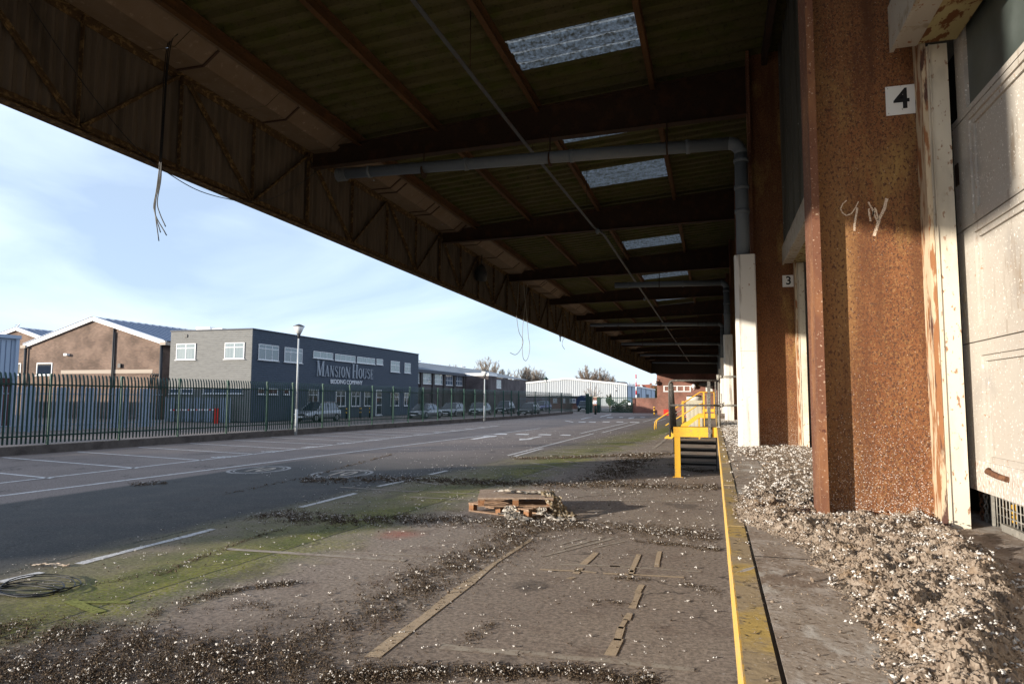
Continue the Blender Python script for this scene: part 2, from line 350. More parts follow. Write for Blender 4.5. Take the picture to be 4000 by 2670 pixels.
S.cycles.max_bounces = 8; S.cycles.diffuse_bounces = 5

# ------------------------------------------------------------------ ground
def ground_material():
    m = bpy.data.materials.new('yard_surface'); m.use_nodes = True
    nt = m.node_tree; N = nt.nodes; L = nt.links; b = N['Principled BSDF']; b.inputs['Roughness'].default_value = .88; b.inputs['Specular IOR Level'].default_value = .25
    g = N.new('ShaderNodeNewGeometry'); sx = N.new('ShaderNodeSeparateXYZ'); L.new(g.outputs['Position'], sx.inputs[0])
    def mth(op, a, b_=None, c=None):
        n = N.new('ShaderNodeMath'); n.operation = op
        for i, v in enumerate((a, b_, c)):
            if v is None: continue
            if isinstance(v, (int, float)): n.inputs[i].default_value = v
            else: L.new(v, n.inputs[i])
        return n.outputs[0]
    def noise(sc, det=5, vs=(1,1,1), ro=.6):
        mp = N.new('ShaderNodeMapping'); mp.inputs['Scale'].default_value = vs; L.new(g.outputs['Position'], mp.inputs[0])
        n = N.new('ShaderNodeTexNoise'); n.inputs['Scale'].default_value = sc; n.inputs['Detail'].default_value = det; n.inputs['Roughness'].default_value = ro
        L.new(mp.outputs[0], n.inputs['Vector']); return n.outputs['Fac']
    def mr(v, a, b_, c=0., d=1.):
        n = N.new('ShaderNodeMapRange'); n.interpolation_type = 'SMOOTHSTEP'
        for i, k in enumerate((a, b_, c, d)): n.inputs[i+1].default_value = k
        L.new(v, n.inputs[0]); return n.outputs[0]
    def mix(f, a, b_):
        n = N.new('ShaderNodeMix'); n.data_type = 'RGBA'; L.new(f, n.inputs[0])
        for i, v in ((6, a), (7, b_)):
            if isinstance(v, tuple): n.inputs[i].default_value = (*v, 1)
            else: L.new(v, n.inputs[i])
        return n.outputs[2]
    X = sx.outputs[0]; Y = sx.outputs[1]
    big = noise(.35, 5); mid = noise(1.6, 7); fine = noise(55, 4); grit = noise(170, 2)
    # u = distance left of the long joint between the apron under the canopy and the roadway
    u = mth('SUBTRACT', mth('MULTIPLY_ADD', Y, .0737, -5.62), X)      # >0 left of joint
    un = mth('ADD', u, mth('MULTIPLY_ADD', mid, 1.0, -.5))
    apron = mix(mr(big, .35, .65), (.275, .225, .19), (.325, .27, .225))
    apron = mix(mr(mid, .55, .72), apron, (.21, .16, .13))
    strip = mix(mr(mid, .4, .65), (.17, .15, .08), (.20, .165, .115))
    road = mix(mr(mid, .4, .7), (.048, .048, .046), (.066, .062, .056))
    park = mix(mr(big, .35, .65), (.15, .122, .108), (.185, .15, .13))
    farf = mr(Y, 14., 24.)
    road = mix(farf, road, park)
    v2 = mth('ADD', u, mth('MULTIPLY_ADD', big, 1.6, -.8))
    c = mix(mr(u, -.02, .02), apron, strip)
    c = mix(mr(v2, 1.6, 2.5), c, road)
    c = mix(mr(mth('SUBTRACT', -11.9, X), -.15, .15), c, park)
    # moss along the joint
    near = mth('MULTIPLY', mr(un, -.95, -.1), mr(un, 1.7, .3, 0., 1.))
    mossn = mr(noise(.55, 6, (1., .55, 1)), .34, .56)
    moss = mth('MULTIPLY', mth('MULTIPLY', near, mossn), mr(noise(30, 5), .36, .60, .25, 1.))
    c = mix(mth('MULTIPLY', moss, .95), c, mix(mr(mid, .4, .6), (.095, .125, .005), (.22, .225, .018)))
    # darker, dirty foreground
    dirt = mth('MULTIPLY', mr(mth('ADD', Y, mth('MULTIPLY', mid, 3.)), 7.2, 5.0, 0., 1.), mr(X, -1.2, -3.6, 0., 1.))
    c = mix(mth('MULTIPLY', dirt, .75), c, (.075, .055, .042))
    # joint crack and secondary slab joints
    jw = mth('ABSOLUTE', mth('ADD', u, mth('MULTIPLY_ADD', noise(3, 5), .10, -.05)))
    c = mix(mr(jw, .0, .03, .85, 0.), c, (.02, .022, .012))
    # second crack at the edge of the roadway
    j2 = mth('ABSOLUTE', mth('ADD', mth('SUBTRACT', u, 2.05), mth('MULTIPLY_ADD', noise(1.2, 6), .5, -.25)))
    c = mix(mth('MULTIPLY', mr(j2, .0, .035, .9, 0.), mr(noise(.8, 3), .42, .55)), c, (.02, .024, .012))
    # tar patches, stains and hairline cracks
    stain = noise(.9, 4, (1., .6, 1))
    c = mix(mr(stain, .60, .66, 0., .45), c, (.055, .048, .045))
    vo = N.new('ShaderNodeTexVoronoi'); vo.feature = 'DISTANCE_TO_EDGE'; vo.inputs['Scale'].default_value = .42
    wv = N.new('ShaderNodeMix'); wv.data_type = 'VECTOR'; wv.inputs[0].default_value = .12
    nz = N.new('ShaderNodeTexNoise'); nz.inputs['Scale'].default_value = 1.4; nz.inputs['Detail'].default_value = 6; L.new(g.outputs['Position'], nz.inputs['Vector'])
    L.new(g.outputs['Position'], wv.inputs[4]); sc3 = N.new('ShaderNodeVectorMath'); sc3.operation = 'SCALE'; sc3.inputs['Scale'].default_value = 12.; L.new(nz.outputs['Color'], sc3.inputs[0]); L.new(sc3.outputs[0], wv.inputs[5]); L.new(wv.outputs[1], vo.inputs['Vector'])
    c = mix(mth('MULTIPLY', mr(vo.outputs['Distance'], .0, .012, .75, 0.), mr(noise(.5, 3), .45, .58)), c, (.025, .022, .02))
    # aggregate and bird lime
    g2 = noise(24, 6, (1, 1, 1), .75)
    gm = N.new('ShaderNodeMix'); gm.data_type = 'RGBA'; gm.blend_type = 'MULTIPLY'; gm.inputs[0].default_value = 1
    L.new(c, gm.inputs[6]); L.new(mr(g2, .34, .66, .62, 1.42), gm.inputs[7]); c = gm.outputs[2]
    c = mix(mr(fine, .60, .70, 0., .6), c, (.34, .30, .26))
    c = mix(mr(fine, .42, .30, 0., .7), c, (.045, .038, .033))
    lime = mth('MULTIPLY', mr(noise(26, 3), .66, .69), mr(X, -12., -5.))
    c = mix(mth('MULTIPLY', lime, .7), c, (.48, .45, .42))
    spot = mth('MULTIPLY', mr(noise(2.2, 8), .62, .7), mr(X, -6., -3.))
    c = mix(mth('MULTIPLY', spot, .5), c, (.33, .29, .25))
    # a spill of red paint
    dx = mth('ADD', X, 4.15); dy = mth('SUBTRACT', Y, 8.75)
    rr = mth('SQRT', mth('ADD', mth('MULTIPLY', dx, dx), mth('MULTIPLY', dy, dy)))
    rsp = mth('MULTIPLY', mr(mth('ADD', rr, mth('MULTIPLY', mid, .6)), .75, .35), .75)
    c = mix(mth('MULTIPLY', rsp, mr(fine, .35, .6)), c, (.42, .09, .05))
    L.new(c, b.inputs['Base Color'])
    hh = mth('ADD', mth('MULTIPLY', fine, .6), mth('MULTIPLY', grit, .5))
    bp = N.new('ShaderNodeBump'); bp.inputs['Strength'].default_value = .45; bp.inputs['Distance'].default_value = .006
    L.new(hh, bp.inputs['Height']); L.new(bp.outputs[0], b.inputs['Normal'])
    return m
g = MB(); g.face([(-900, -300, 0), (900, -300, 0), (900, 1500, 0), (-900, 1500, 0)])
tag(g.build('ground', ground_material()), 'worn tarmac and concrete yard with moss along its long joint', None, None, 'structure')

# painted markings --------------------------------------------------
def line_px(mb, a, b, w, jag=0.):
    quad_on_ground(mb, a, b, w, .004, jag)
mk = MB()
line_px(mk, (-13.25, 4.5, 0), D(1240, 982, Z=0), .11, .15); line_px(mk, (-14.9, 4.5, 0), D(1130, 978, Z=0), .10, .15)
bl = MB()
for i in range(-1, 22):
    y0 = 12.9+2.42*i
    quad_on_ground(bl, (-20.9+.072*(y0-17), y0+.6, 0), (-14.6+.01*i, y0-.68, 0), .095, .004, .2)
dash = MB()
line_px(dash, D(0, 1335, Z=0), D(95, 1312, Z=0), .12, .2); line_px(dash, D(180, 1293, Z=0), D(489, 1213, Z=0), .12, .25)
for a, b in (((690, 1163), (815, 1131)), ((868, 1115), (960, 1096)), ((985, 1088), (1025, 1079)), ((1180, 1046), (1245, 1028))):
    line_px(dash, D(*a, Z=0), D(*b, Z=0), .11, .2)
line_px(dash, Z3(840, 1255, Z=0), Z3(1820, 1005, Z=0), .11, .15); line_px(dash, Z3(1915, 995, Z=0), Z4(1950, 782, Z=0), .11, .1)
line_px(dash, Z3(1670, 1003, Z=0), Z4(1780, 780, Z=0), .11, .1); line_px(dash, Z4(2005, 770, Z=0), Z4(2250, 708, Z=0), .11, .1)
line_px(dash, Z4(2160, 782, Z=0), Z4(2349, 722, Z=0), .11, .1)
def polyg(mb, f, pts): mb.face([(*f(x, y, Z=0).xy, .005) for x, y in pts])
arr = MB()
for pts in (((660,1015),(700,1006),(832,1008),(815,1019)), ((912,1017),(950,1008),(1082,1010),(1065,1021)), ((1168,1021),(1205,1012),(1337,1015),(1320,1026)), ((1425,1027),(1455,1017),(1560,1019),(1545,1030)),
            ((398,1068),(560,1042),(540,1037),(600,1033),(712,1029),(690,1041),(620,1046),(450,1073)),
            ((965,1064),(1040,1066),(1200,1036),(1232,1038),(1095,1066),(1125,1071),(968,1083))):
    polyg(arr, Z3, pts)
for x0 in (1640, 1757, 1915, 2072): polyg(arr, Z3, ((x0, 875), (x0+12, 869), (x0+90, 870), (x0+78, 877)))
polyg(arr, Z3, ((2225, 880), (2240, 872), (2345, 874), (2330, 882)))
for pts in (((1055,728),(1150,705),(1240,698),(1150,712),(1062,734)), ((820,752),(945,772),(925,776),(800,754)), ((1340,692),(1500,655),(1525,658),(1350,697)),
            ((1770,718),(1800,706),(1880,700),(1860,712),(1800,722)), ((1440,706),(1460,698),(1550,700),(1530,708)), ((1630,702),(1650,696),(1710,697),(1690,704)), ((1955,704),(1970,698),(2040,699),(2025,706))):
    polyg(arr, Z4, pts)
rnd = MB()
for (cx, cy) in ((595, 1077), (785, 1086)):                    # speed roundels
    rnd.cut()
    c0 = D(cx, cy, Z=0)
    for r0, r1 in ((.62, .70), (.52, .56)):
        for k in range(40):
            a0 = 2*PI*k/40; a1 = 2*PI*(k+1)/40
            q = [(c0.x+r*math.cos(a), c0.y+r*1.35*math.sin(a), .005) for r, a in ((r0,a0),(r1,a0),(r1,a1),(r0,a1))]
            rnd.face(q)
for o_ in [rnd.build('roundel_ring', mat('faded_roundel_paint', (.36, .35, .34), .9, 0, [(9, 8, .48, .62, (.2, .19, .18)), (50, 6, .55, .62, (.09, .085, .08))]))]: pass
for o_ in C.objects:
    if o_.name.startswith('roundel_ring'): o_['kind'] = 'structure'
mk.build('lane_lines', M['mark'])['kind'] = 'structure'; bl.build('parking_bay_lines', M['mark'])['kind'] = 'structure'
dash.build('dashed_lines', M['mark'])['kind'] = 'structure'; arr.build('arrow_markings', M['mark'])['kind'] = 'structure'
for nm, (cx, cy) in (('speed_roundel', (595, 1077)), ('speed_roundel', (785, 1086))):
    c0 = D(cx, cy, Z=0)
    o = textmesh('10', 1.0, M['markfade'], nm, Matrix.Translation((c0.x, c0.y, .006)) @ Matrix.Rotation(.15, 4, 'Z') @ Matrix.Diagonal((.62, 1.25, 1, 1)), None, .0005)
    o['kind'] = 'structure'
bn = 118
for i in range(2, 14):                                          # bay numbers
    y0 = 12.9+2.42*i - .9
    o = textmesh(str(bn-i), .55, M['mark'], 'bay_number', Matrix.Translation((-14.9+.03*i, y0+1.4, .005)) @ Matrix.Rotation(-PI/2-.1, 4, 'Z') @ Matrix.Diagonal((.8, 1.5, 1, 1)), None, .0005)
    o['kind'] = 'structure'
tp = MB()
polyg(tp, ZG, ((185,855),(330,745),(520,615),(720,450),(880,345),(1160,160),(1190,150),(1175,170),(975,300),(840,420),(660,560),(545,650),(400,765),(280,860)))
for a, b, w_ in (((1225,340),(1440,348),.055), ((1440,346),(1560,358),.05), ((1600,362),(2080,386),.06),
                 ((1560,240),(1480,310),.07), ((1468,330),(1440,365),.08), ((1425,385),(1395,395),.06), ((1810,250),(1765,355),.055), ((1775,345),(1750,398),.05), ((1935,232),(1915,325),.06),
                 ((1828,430),(1800,480),.055), ((1812,478),(1770,570),.06), ((1758,598),(1735,640),.06), ((1735,635),(1705,690),.045), ((1712,680),(1680,760),.06), ((1690,750),(1640,850),.075)):
    quad_on_ground(tp, ZG(*a, Z=0), ZG(*b, Z=0), w_, .0055, .25)
tp.build('worn_tape_marks', M['tape'])['kind'] = 'structure'
fd = MB()
for a, b, w_ in (((1330,308),(1700,320),.05), ((1640,318),(2180,352),.045), ((1345,192),(1490,152),.05), ((1350,215),(1600,150),.06), ((1230,265),(1660,155),.055), ((1540,210),(1730,172),.04),
                 ((0,232),(620,262),.035), ((1100,828),(1640,880),.10), ((1640,880),(2140,935),.10), ((640,795),(1100,835),.09)):
    quad_on_ground(fd, ZG(*a, Z=0), ZG(*b, Z=0), w_, .0045, .4)
quad_on_ground(fd, D(520, 1259, Z=0), D(930, 1286, Z=0), .10, .006, .1)
mo = MB(); quad_on_ground(mo, D(160, 1378, Z=0), D(230, 1405, Z=0), .10, .006, .1); quad_on_ground(mo, D(165, 1381, Z=0), D(298, 1382, Z=0), .07, .007, .1); mo.build('mossy_arrow_marking', mat('moss_stained_paint', (.24, .25, .06), .9, 0, [(40, 5, .48, .6, (.12, .13, .02))]))['kind'] = 'structure'
for a, b in (((1700,1098),(2349,1112)), ((1640,1130),(2200,1152)), ((1500,1172),(2100,1180)), ((1100,1340),(1460,1402)), ((950,1395),(1850,1411)), ((1000,1372),(1850,1320)),
             ((1480,1320),(1850,1372)), ((1380,1210),(1900,1250)), ((1490,1262),(2000,1232)), ((1560,1285),(2100,1282)), ((1250,1240),(1800,1262))):
    quad_on_ground(fd, Z3(*a, Z=0), Z3(*b, Z=0), .09, .006, .4)
for a, b in (((980,1128),(1180,1136)), ((1330,1128),(1475,1133)), ((1330,1147),(1610,1150)), ((940,1140),(1080,1146)), ((1310,1140),(1480,1128)), ((900,1096),(1010,1112)), ((780,1117),(960,1128)),
             ((1340,1060),(1480,1058)), ((1350,1070),(1500,1070)), ((1350,1080),(1470,1081)), ((1420,1050),(1530,1050)), ((1440,1004),(1530,1006)), ((1400,1014),(1530,1018)), ((1380,1022),(1520,1026))):
    quad_on_ground(fd, D(*a, Z=0), D(*b, Z=0), .07, .0065, .4)
for k in range(16):
    y = 19+k*2.45
    quad_on_ground(fd, (-3.9+.06*(y-18), y+.1, 0), (-.4, y-.1, 0), .20, .0068, .3)
    quad_on_ground(fd, (-3.9+.06*(y-18), y+.8, 0), (-.6, y+.5, 0), .16, .0072, .3)
quad_on_ground(fd, ZS(180, 1060, Z=0), ZS(410, 885, Z=0), .12, .0075, .2)
fd.build('faded_lines', M['markfade'])['kind'] = 'structure'

# ------------------------------------------------------------------ loading dock
YE = 82.
dock = thing('loading_dock', 'long raised concrete loading dock with worn yellow painted edge', 'loading dock', (.05, 4, 0))
mb = MB(); mb.box((.150, -8, 1.0), (3.5, YE, 1.197)); mb.build('deck_slab', M['slab'], dock)
mb = MB(); mb.box((.16, -8, 0), (3.5, YE, .999)); mb.build('retaining_wall', M['dockwall'], dock)
top = MB(); face = MB()
y = -8.
while y < YE:
    l = R.choice([1.75, 1.9, 2.1]); y2 = min(y+l, YE)
    top.box((.058, y+.006, 1.0), (.137, y2-.004, 1.2+R.uniform(-.003, .003)))
    face.box((.05+R.uniform(0, .003), y+.004, .99), (.0575, y2-.003, 1.196)); y = y2
top.build('kerb_top', M['yellow_dirty'], dock); face.build('nosing_face', M['yellow_face'], dock)
mb = MB()
for (x0, x1) in ((.55, 1.25),): 
    pass
for y in np.arange(-6.2, YE, 3.1): mb.box((.15, y, 1.1965), (3.4, y+.009, 1.1978)); mb.cut()
mb.box((.434, -8, 1.1965), (.443, YE, 1.1979)); mb.cut(); mb.box((.1375, -8, 1.190), (.1495, YE, 1.192)); mb.build('slab_joint', M['ink'], dock)

# ------------------------------------------------------------------ warehouse wall, columns, doors
BAYS = list(range(-1, 13)); CY = lambda k: 4.25+6.2*k
wh = thing('warehouse', 'dark shaded warehouse wall above the loading doors under the canopy', 'warehouse', (2.5, 4, 1.2))
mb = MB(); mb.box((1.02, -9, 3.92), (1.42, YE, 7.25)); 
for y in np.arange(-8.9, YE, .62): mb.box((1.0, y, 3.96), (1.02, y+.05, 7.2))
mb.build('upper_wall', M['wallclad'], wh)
mb = MB(); mb.box((1.43, -9, 3.97), (7, YE, 4.05)); mb.box((6.9, -9, 1.2), (7, YE, 3.97)); mb.box((1.1, -9.1, 1.2), (7, -9, 3.97)); mb.build('interior_shell', M['black'], wh)
mb = MB()
for k in BAYS:
    y = CY(k); mb.box((1.36, y+.50, 1.2), (1.5, y+.75, 3.915)); mb.cut()
mb.build('pier', M['black'], wh)  # black puts the interior's darkness into the piers
lt = MB(); lr = MB()
for k in BAYS:
    a, b = CY(k)-6.2+.2, CY(k)-.19
    lt.box((.965, a, 3.76), (.985, b, 4.02)); lt.box((.985, a, 3.78), (1.10, b, 3.80))
    lr.box((1.102, a, 3.79), (1.29, b, 3.86)); lr.cut(); lt.cut()
lt.build('lintel', M['lintel'], wh); lr.build('lintel_angle', M['lintel_rust'], wh)

def make_column(k, label):
    y = CY(k); t = thing('steel_column', label, 'column', (.85, y, 1.2), group='rusty steel columns along the loading dock')
    mb = MB(); mb.box((.548, y-.155, 1.19), (.588, y+.155, 7.0)); mb.build('outer_flange', M['rust_flange'], t)
    mb = MB(); mb.box((.588, y-.012, 1.19), (1.125, y+.012, 7.0)); mb.build('web', M['rust'], t)
    mb = MB(); mb.box((1.125, y-.155, 1.19), (1.150, y+.155, 3.918)); mb.build('inner_flange', M['cream_chip'], t)
    mb = MB(); mb.box((1.152, y-.15, 1.19), (1.160, y-.13, 3.788)); mb.box((1.165, y-.165, 1.19), (1.250, y-.10, 3.788)); mb.box((1.161, y-.175, 1.19), (1.1645, y-.10, 3.788)); mb.build('door_jamb', M['cream'], t)
    return t
cols = ['rusty steel column on the dock carrying the plate 4 and chalk scrawl', 'rusty steel column beside the white pipe guard, carrying the plate 3']
lab = ['one of the shaded steel columns standing deep along the dock beyond the plate 3 column']
for k in BAYS:
    if k == 0: make_column(k, cols[0])
    elif k == 1: make_column(k, cols[1])
    elif k > 1: make_column(k, lab[0])
def plate(k, digit, label):
    y = CY(k)-.014; t = thing('number_plate', label, 'number sign', (1.057, y, 3.555))
    mb = MB(); mb.box((.976, y-.004, 3.47), (1.139, y, 3.64)); o = mb.build('plate_panel', M['plate'], t)
    for sx_ in (.988, 1.127):
        for sz_ in (3.482, 3.628): q = MB(); q.lathe((sx_, y-.0055, sz_), [(.003, 0), (.0025, .0015)], 8, 'Y'); q.build('screw', M['galv'], t)
    textmesh(digit, .165, M['ink'], 'digit', Matrix.Translation((1.057, y-.0055, 3.556)) @ Matrix.Rotation(PI/2, 4, 'X'), t, .001)
plate(0, '4', 'white square plate with black number 4 on the rusty column'); plate(1, '3', 'white square plate with black number 3 on the farther rusty column')
# chalk scrawl on the web of column 4
ck = MB(); yw = CY(0)-.0135
zc = zoomer(3100, 700, 2.61)
def chalk(pts, w_):
    q = [zc(x, y_, Y=yw) for x, y_ in pts]; ck.cut()
    for a, b in zip(q, q[1:]): 
        d = (b-a).normalized(); n = Vector((-d.z, 0, d.x))*w_/2
        ck.face([a+n, b+n, b-n, a-n])
chalk([(540,215),(500,250),(480,300),(495,340),(540,370),(590,350),(630,290),(660,228)], .006); chalk([(650,290),(632,400),(620,470),(622,525)], .011)
chalk([(762,232),(800,300),(835,390),(860,440)], .009); chalk([(768,300),(772,360),(785,430)], .010); chalk([(830,290),(800,380),(835,300),(865,420)], .009)
chalk([(950,195),(925,300),(880,390),(862,450),(835,530),(820,580)], .016)
cm_ = thing('chalk_mark', 'white chalk scrawl on the rusty web below the plate 4', 'chalk mark', (.85, yw, 2.95)); ck.build('chalk_stroke', M['chalk'], cm_, fixn=False)

def make_door(k, gap, label, grp):
    y1 = CY(k)-.02; y0 = CY(k)-6.2+.36; X = 1.30; zb = 1.225+gap
    t = thing('loading_door', label, 'loading door', (X, (y0+y1)/2, 1.2), group=grp)
    dz = gap
    
    bx = MB(); lo = MB()
    T = .045
    lo.box((X, y0, zb), (X+T, y1, 1.545)); lo.build('bottom_rail', M['door_low'], t)
    b0 = 1.545
    st = MB()
    for z0, z1 in ((b0, 2.08), (2.23, 2.715), (2.81, 3.31)):
        st.box((X, y1-.24, z0), (X+T, y1, z1)); st.box((X, y0, z0), (X+T, y0+.24, z1)); st.box((X, (y0+y1)/2-.08, z0), (X+T, (y0+y1)/2+.08, z1))
    st.box((X, y0, 2.08), (X+T, y1, 2.15)); st.box((X, y0, 2.156), (X+T, y1, 2.23))
    st.box((X, y0, 2.715), (X+T, y1, 2.757)); st.box((X, y0, 2.763), (X+T, y1, 2.81))
    st.box((X, y0, 3.31), (X+T, y1, 3.342)); st.box((X, y0, 3.348), (X+T, y1, 3.38))
    for yy in (y0, y1-.22, (y0+y1)/2-.06): st.box((X, yy, 3.38), (X+T, yy+.13, 3.90))
    st.build('door_frame', M['door'], t)
    for z0, z1 in ((b0, 2.08), (2.23, 2.715), (2.81, 3.31)):
        for a, b in ((y0+.24, (y0+y1)/2-.08), ((y0+y1)/2+.08, y1-.24)):
            p = MB(); p.box((X+.022, a, z0), (X+.036, b, z1))
            p.box((X+.010, b-.035, z0+.0), (X+.0215, b, z1)); p.box((X+.010, a, z0+.0), (X+.0215, a+.035, z1)); p.box((X+.010, a+.035, z0), (X+.0215, b-.035, z0+.03)); p.box((X+.010, a+.035, z1-.03), (X+.0215, b-.035, z1))
            p.build('door_panel', M['door'], t)
    for a, b in ((y0+.13, (y0+y1)/2-.06), ((y0+y1)/2+.07, y1-.22)):
        p = MB(); p.box((X+.02, a, 3.38), (X+.026, b, 3.895)); p.build('window_pane', M['dglass'], t)
    h = MB(); yh = y1-.42; h.tube([(X-.012, yh-.10, zb+.10), (X-.022, yh-.02, zb+.105), (X-.022, yh+.10, zb+.115), (X-.005, yh+.13, zb+.12)], .014, 8); h.build('handle', M['grate'], t)
    if k == 0:
        h = MB(); h.box((X-.004, y1-.07, 3.02), (X, y1-.02, 3.14)); h.build('maker_plate', M['rust_dark'], t)
        h = MB()
        for z in (2.42, 2.18, 2.80, 2.95): h.lathe((X-.003, y1-.06, z), [(.011, 0), (.011, .006)], 8, 'X')
        h.lathe((X-.004, y1-.06, 2.40), [(.028, 0), (.028, .007)], 12, 'X')
        h.box((X-.004, y1-.075, 2.30), (X, y1-.03, 2.34)); h.build('fitting', M['lintel'], t)
    return t
make_door(0, .165, 'large cream panelled loading door beside the plate 4, raised slightly off the dock', None)
make_door(1, .0, 'cream panelled loading door beside the plate 3, mostly hidden by the near rusty column', None)
for k in range(2, 13): make_door(k, 0, 'one of the cream loading doors deep along the dock beyond the plate 3 column', 'far loading doors')

# behind the gap of door 4: chain, mesh guard, yellow tag
def gap(x, y_, X=1.40): return D(x, y_, X=X)
cc1 = gap(2252, 1150); cc2 = gap(2262, 1150); chn = thing('chain', 'pair of rusty chains hanging in the dark gap under the raised door', 'chain', (cc1.x, cc1.y, 1.2))
for ci, cq in enumerate((cc1, cc2)):
    ch = MB()
    for i in range(13):
        z = 1.205+i*.026; a = (.009, 0) if i % 2 else (0, .009)
        ch.tube([(cq.x+a[0]*math.cos(q), cq.y+a[1]*math.cos(q), z+.017*math.sin(q)) for q in np.linspace(0, 2*PI, 9)], .0042, 5, False)
    ch.build('chain_strand', M['grate'] if ci == 0 else M['galv'], chn)
g0 = gap(2288, 1180); g1 = gap(2380, 1230)
mg = thing('mesh_guard', 'wire mesh guard showing in the gap under the raised door', 'mesh guard', (g0.x, g0.y, 1.2))
gm = MB()
for i in range(12): yy = g0.y+(g1.y-g0.y)*i/11; gm.tube([(1.40, yy, 1.2), (1.40, yy, 1.42)], .0035, 5)
for i in range(5): gm.tube([(1.402, g0.y+.01, 1.225+i*.042), (1.402, g1.y, 1.225+i*.042)], .0035, 5)
gm.build('wire_mesh', M['galv'], mg)
mb = MB(); mb.box((1.385, g0.y+.02, 1.2), (1.398, g0.y+.045, 1.42)); mb.build('upright', M['galv'], mg)
mb = MB(); mb.box((1.375, g1.y, 1.2), (1.395, g0.y-.12, 1.235)); mb.build('bottom_angle', M['galv'], mg)
q = gap(2322, 1172, 1.43); yt = MB(); yt.box((1.43, q.y-.035, 1.24), (1.435, q.y+.035, 1.40)); nz_ = thing('notice', 'small yellow notice behind the wire mesh under the door', 'notice', (1.43, q.y, 1.24)); yt.build('card', M['yellow'], nz_)
mb = MB()
for zz in (1.36, 1.33, 1.30, 1.275): mb.cut(); mb.box((1.4285, q.y-.022, zz), (1.4298, q.y+.022, zz+.008))
mb.build('printed_line', M['ink'], nz_)

# ------------------------------------------------------------------ canopy
XF = -7.0; ZB = 4.93; ZT = 6.28; Y0c = -4.25
zr = lambda x: 6.30+.0735*(x+6.94)          # top of beams
cp = thing('canopy', 'wide rusty steel canopy with mossy corrugated roof over the loading dock', 'canopy', (-3, 4, 5))
PUR = [-5.97, -4.50, -2.72, -.86, .78]
def roof(xa, xb, ya, yb, dz):
    ys = []; y = ya; per = .31
    import bisect
    rows = []
    k0 = math.floor(ya/per)
    pts = []
    kk = k0
    while kk*per < yb:
        for fr, h in ((0, 0), (.12, .055), (.48, .062), (.62, .0), (.80, -.006)):
            yy = (kk+fr)*per
            if ya <= yy <= yb: pts.append((yy, h))
        kk += 1
    pts = [(ya, pts[0][1])]+pts+[(yb, pts[-1][1])]
    mb = MB(); i = 0
    for (yy, h) in pts:
        mb.v.append((xa, yy, zr(xa)+dz+h)); mb.v.append((xb, yy, zr(xb)+dz+h))
    for k in range(len(pts)-1):
        mb.f.append((2*k, 2*k+1, 2*k+3, 2*k+2)); mb.sm.append(False)
    return mb
spans = [(-6.45, -5.9, .13), (-5.98, -4.45, .145), (-4.52, -2.68, .13), (-2.76, -.82, .145), (-.9, 1.3, .13)]
SKY = [(8.62, 9.50), (11.55, 12.55), (14.25, 15.45), (21.1, 22.3), (23.6, 24.6), (27.2, 28.3), (33.4, 34.6), (36.4, 37.2), (45.5, 46.6)]
for n, (a, b, dz) in enumerate(spans):
    if n != 3:
        roof(a, b, Y0c, YE, dz).build('roof_sheet', M['asbestos'], cp, fixn=False)
    else:
        y = Y0c; allm = MB()
        for s0, s1 in SKY:
            q = roof(a, b, y, s0, dz); off = len(allm.v); allm.v += q.v; allm.f += [tuple(i+off for i in f) for f in q.f]; allm.sm += q.sm
            y = s1
        q = roof(a, b, y, YE, dz); off = len(allm.v); allm.v += q.v; allm.f += [tuple(i+off for i in f) for f in q.f]; allm.sm += q.sm
        allm.build('roof_sheet', M['asbestos'], cp, fixn=False)
# translucent rooflights
sm = bpy.data.materials.new('dirty_rooflight'); sm.use_nodes = True
nt = sm.node_tree; N = nt.nodes; L = nt.links; N.remove(N['Principled BSDF']); out = N['Material Output']
gn = N.new('ShaderNodeNewGeometry'); n1 = N.new('ShaderNodeTexNoise'); n1.inputs['Scale'].default_value = 19; n1.inputs['Detail'].default_value = 8; n1.inputs['Roughness'].default_value = .7
L.new(gn.outputs['Position'], n1.inputs['Vector'])
r1 = N.new('ShaderNodeMapRange'); r1.inputs[1].default_value = .36; r1.inputs[2].default_value = .66; L.new(n1.outputs['Fac'], r1.inputs[0])
tr = N.new('ShaderNodeBsdfTranslucent'); tr.inputs[0].default_value = (.20, .215, .22, 1); df = N.new('ShaderNodeBsdfDiffuse'); df.inputs[0].default_value = (.10, .10, .07, 1)
mxs = N.new('ShaderNodeMixShader'); L.new(r1.outputs[0], mxs.inputs[0]); L.new(df.outputs[0], mxs.inputs[1]); L.new(tr.outputs[0], mxs.inputs[2]); L.new(mxs.outputs[0], out.inputs[0])
for s0, s1 in SKY: roof(-2.76, -.82, s0-.2, s1+.2, .152).build('rooflight', sm, cp, fixn=False)
for x in PUR:
    z = zr(x); mb = MB(); mb.box((x-.012, Y0c, z-.06), (x+.0, YE, z+.115)); mb.box((x-.0, Y0c, z-.06), (x+.065, YE, z-.05)); mb.box((x, Y0c, z+.105), (x+.065, YE, z+.115))
    mb.build('purlin', M['rust_purlin'] if x < -5 else M['rust_dark'] if x > 0 else M['rust_purlin'], cp)
BY = [CY(k)+.1 for k in range(-1, 13)]
for y in BY:
    mb = MB()
    def zbm(x): return 6.0+.017*(x+6.94)
    xa, xb = XF+.1, .55
    za, zb_ = zbm(xa), zbm(xb)
    mb.prism([(xa, y-.006, za), (xb, y-.006, zb_), (xb, y-.006, zr(xb)-.012), (xa, y-.006, zr(xa)-.012)], (0, .012, 0))
    mb.build('beam_web', M['rust_dark'], cp)
    mb = MB()
    mb.bar((xa, y, za-.006), (xb, y, zb_-.006), .16, .012); mb.bar((xa, y, zr(xa)-.006), (xb, y, zr(xb)-.006), .16, .012)
    mb.build('beam_flange', M['rust_dark'], cp)
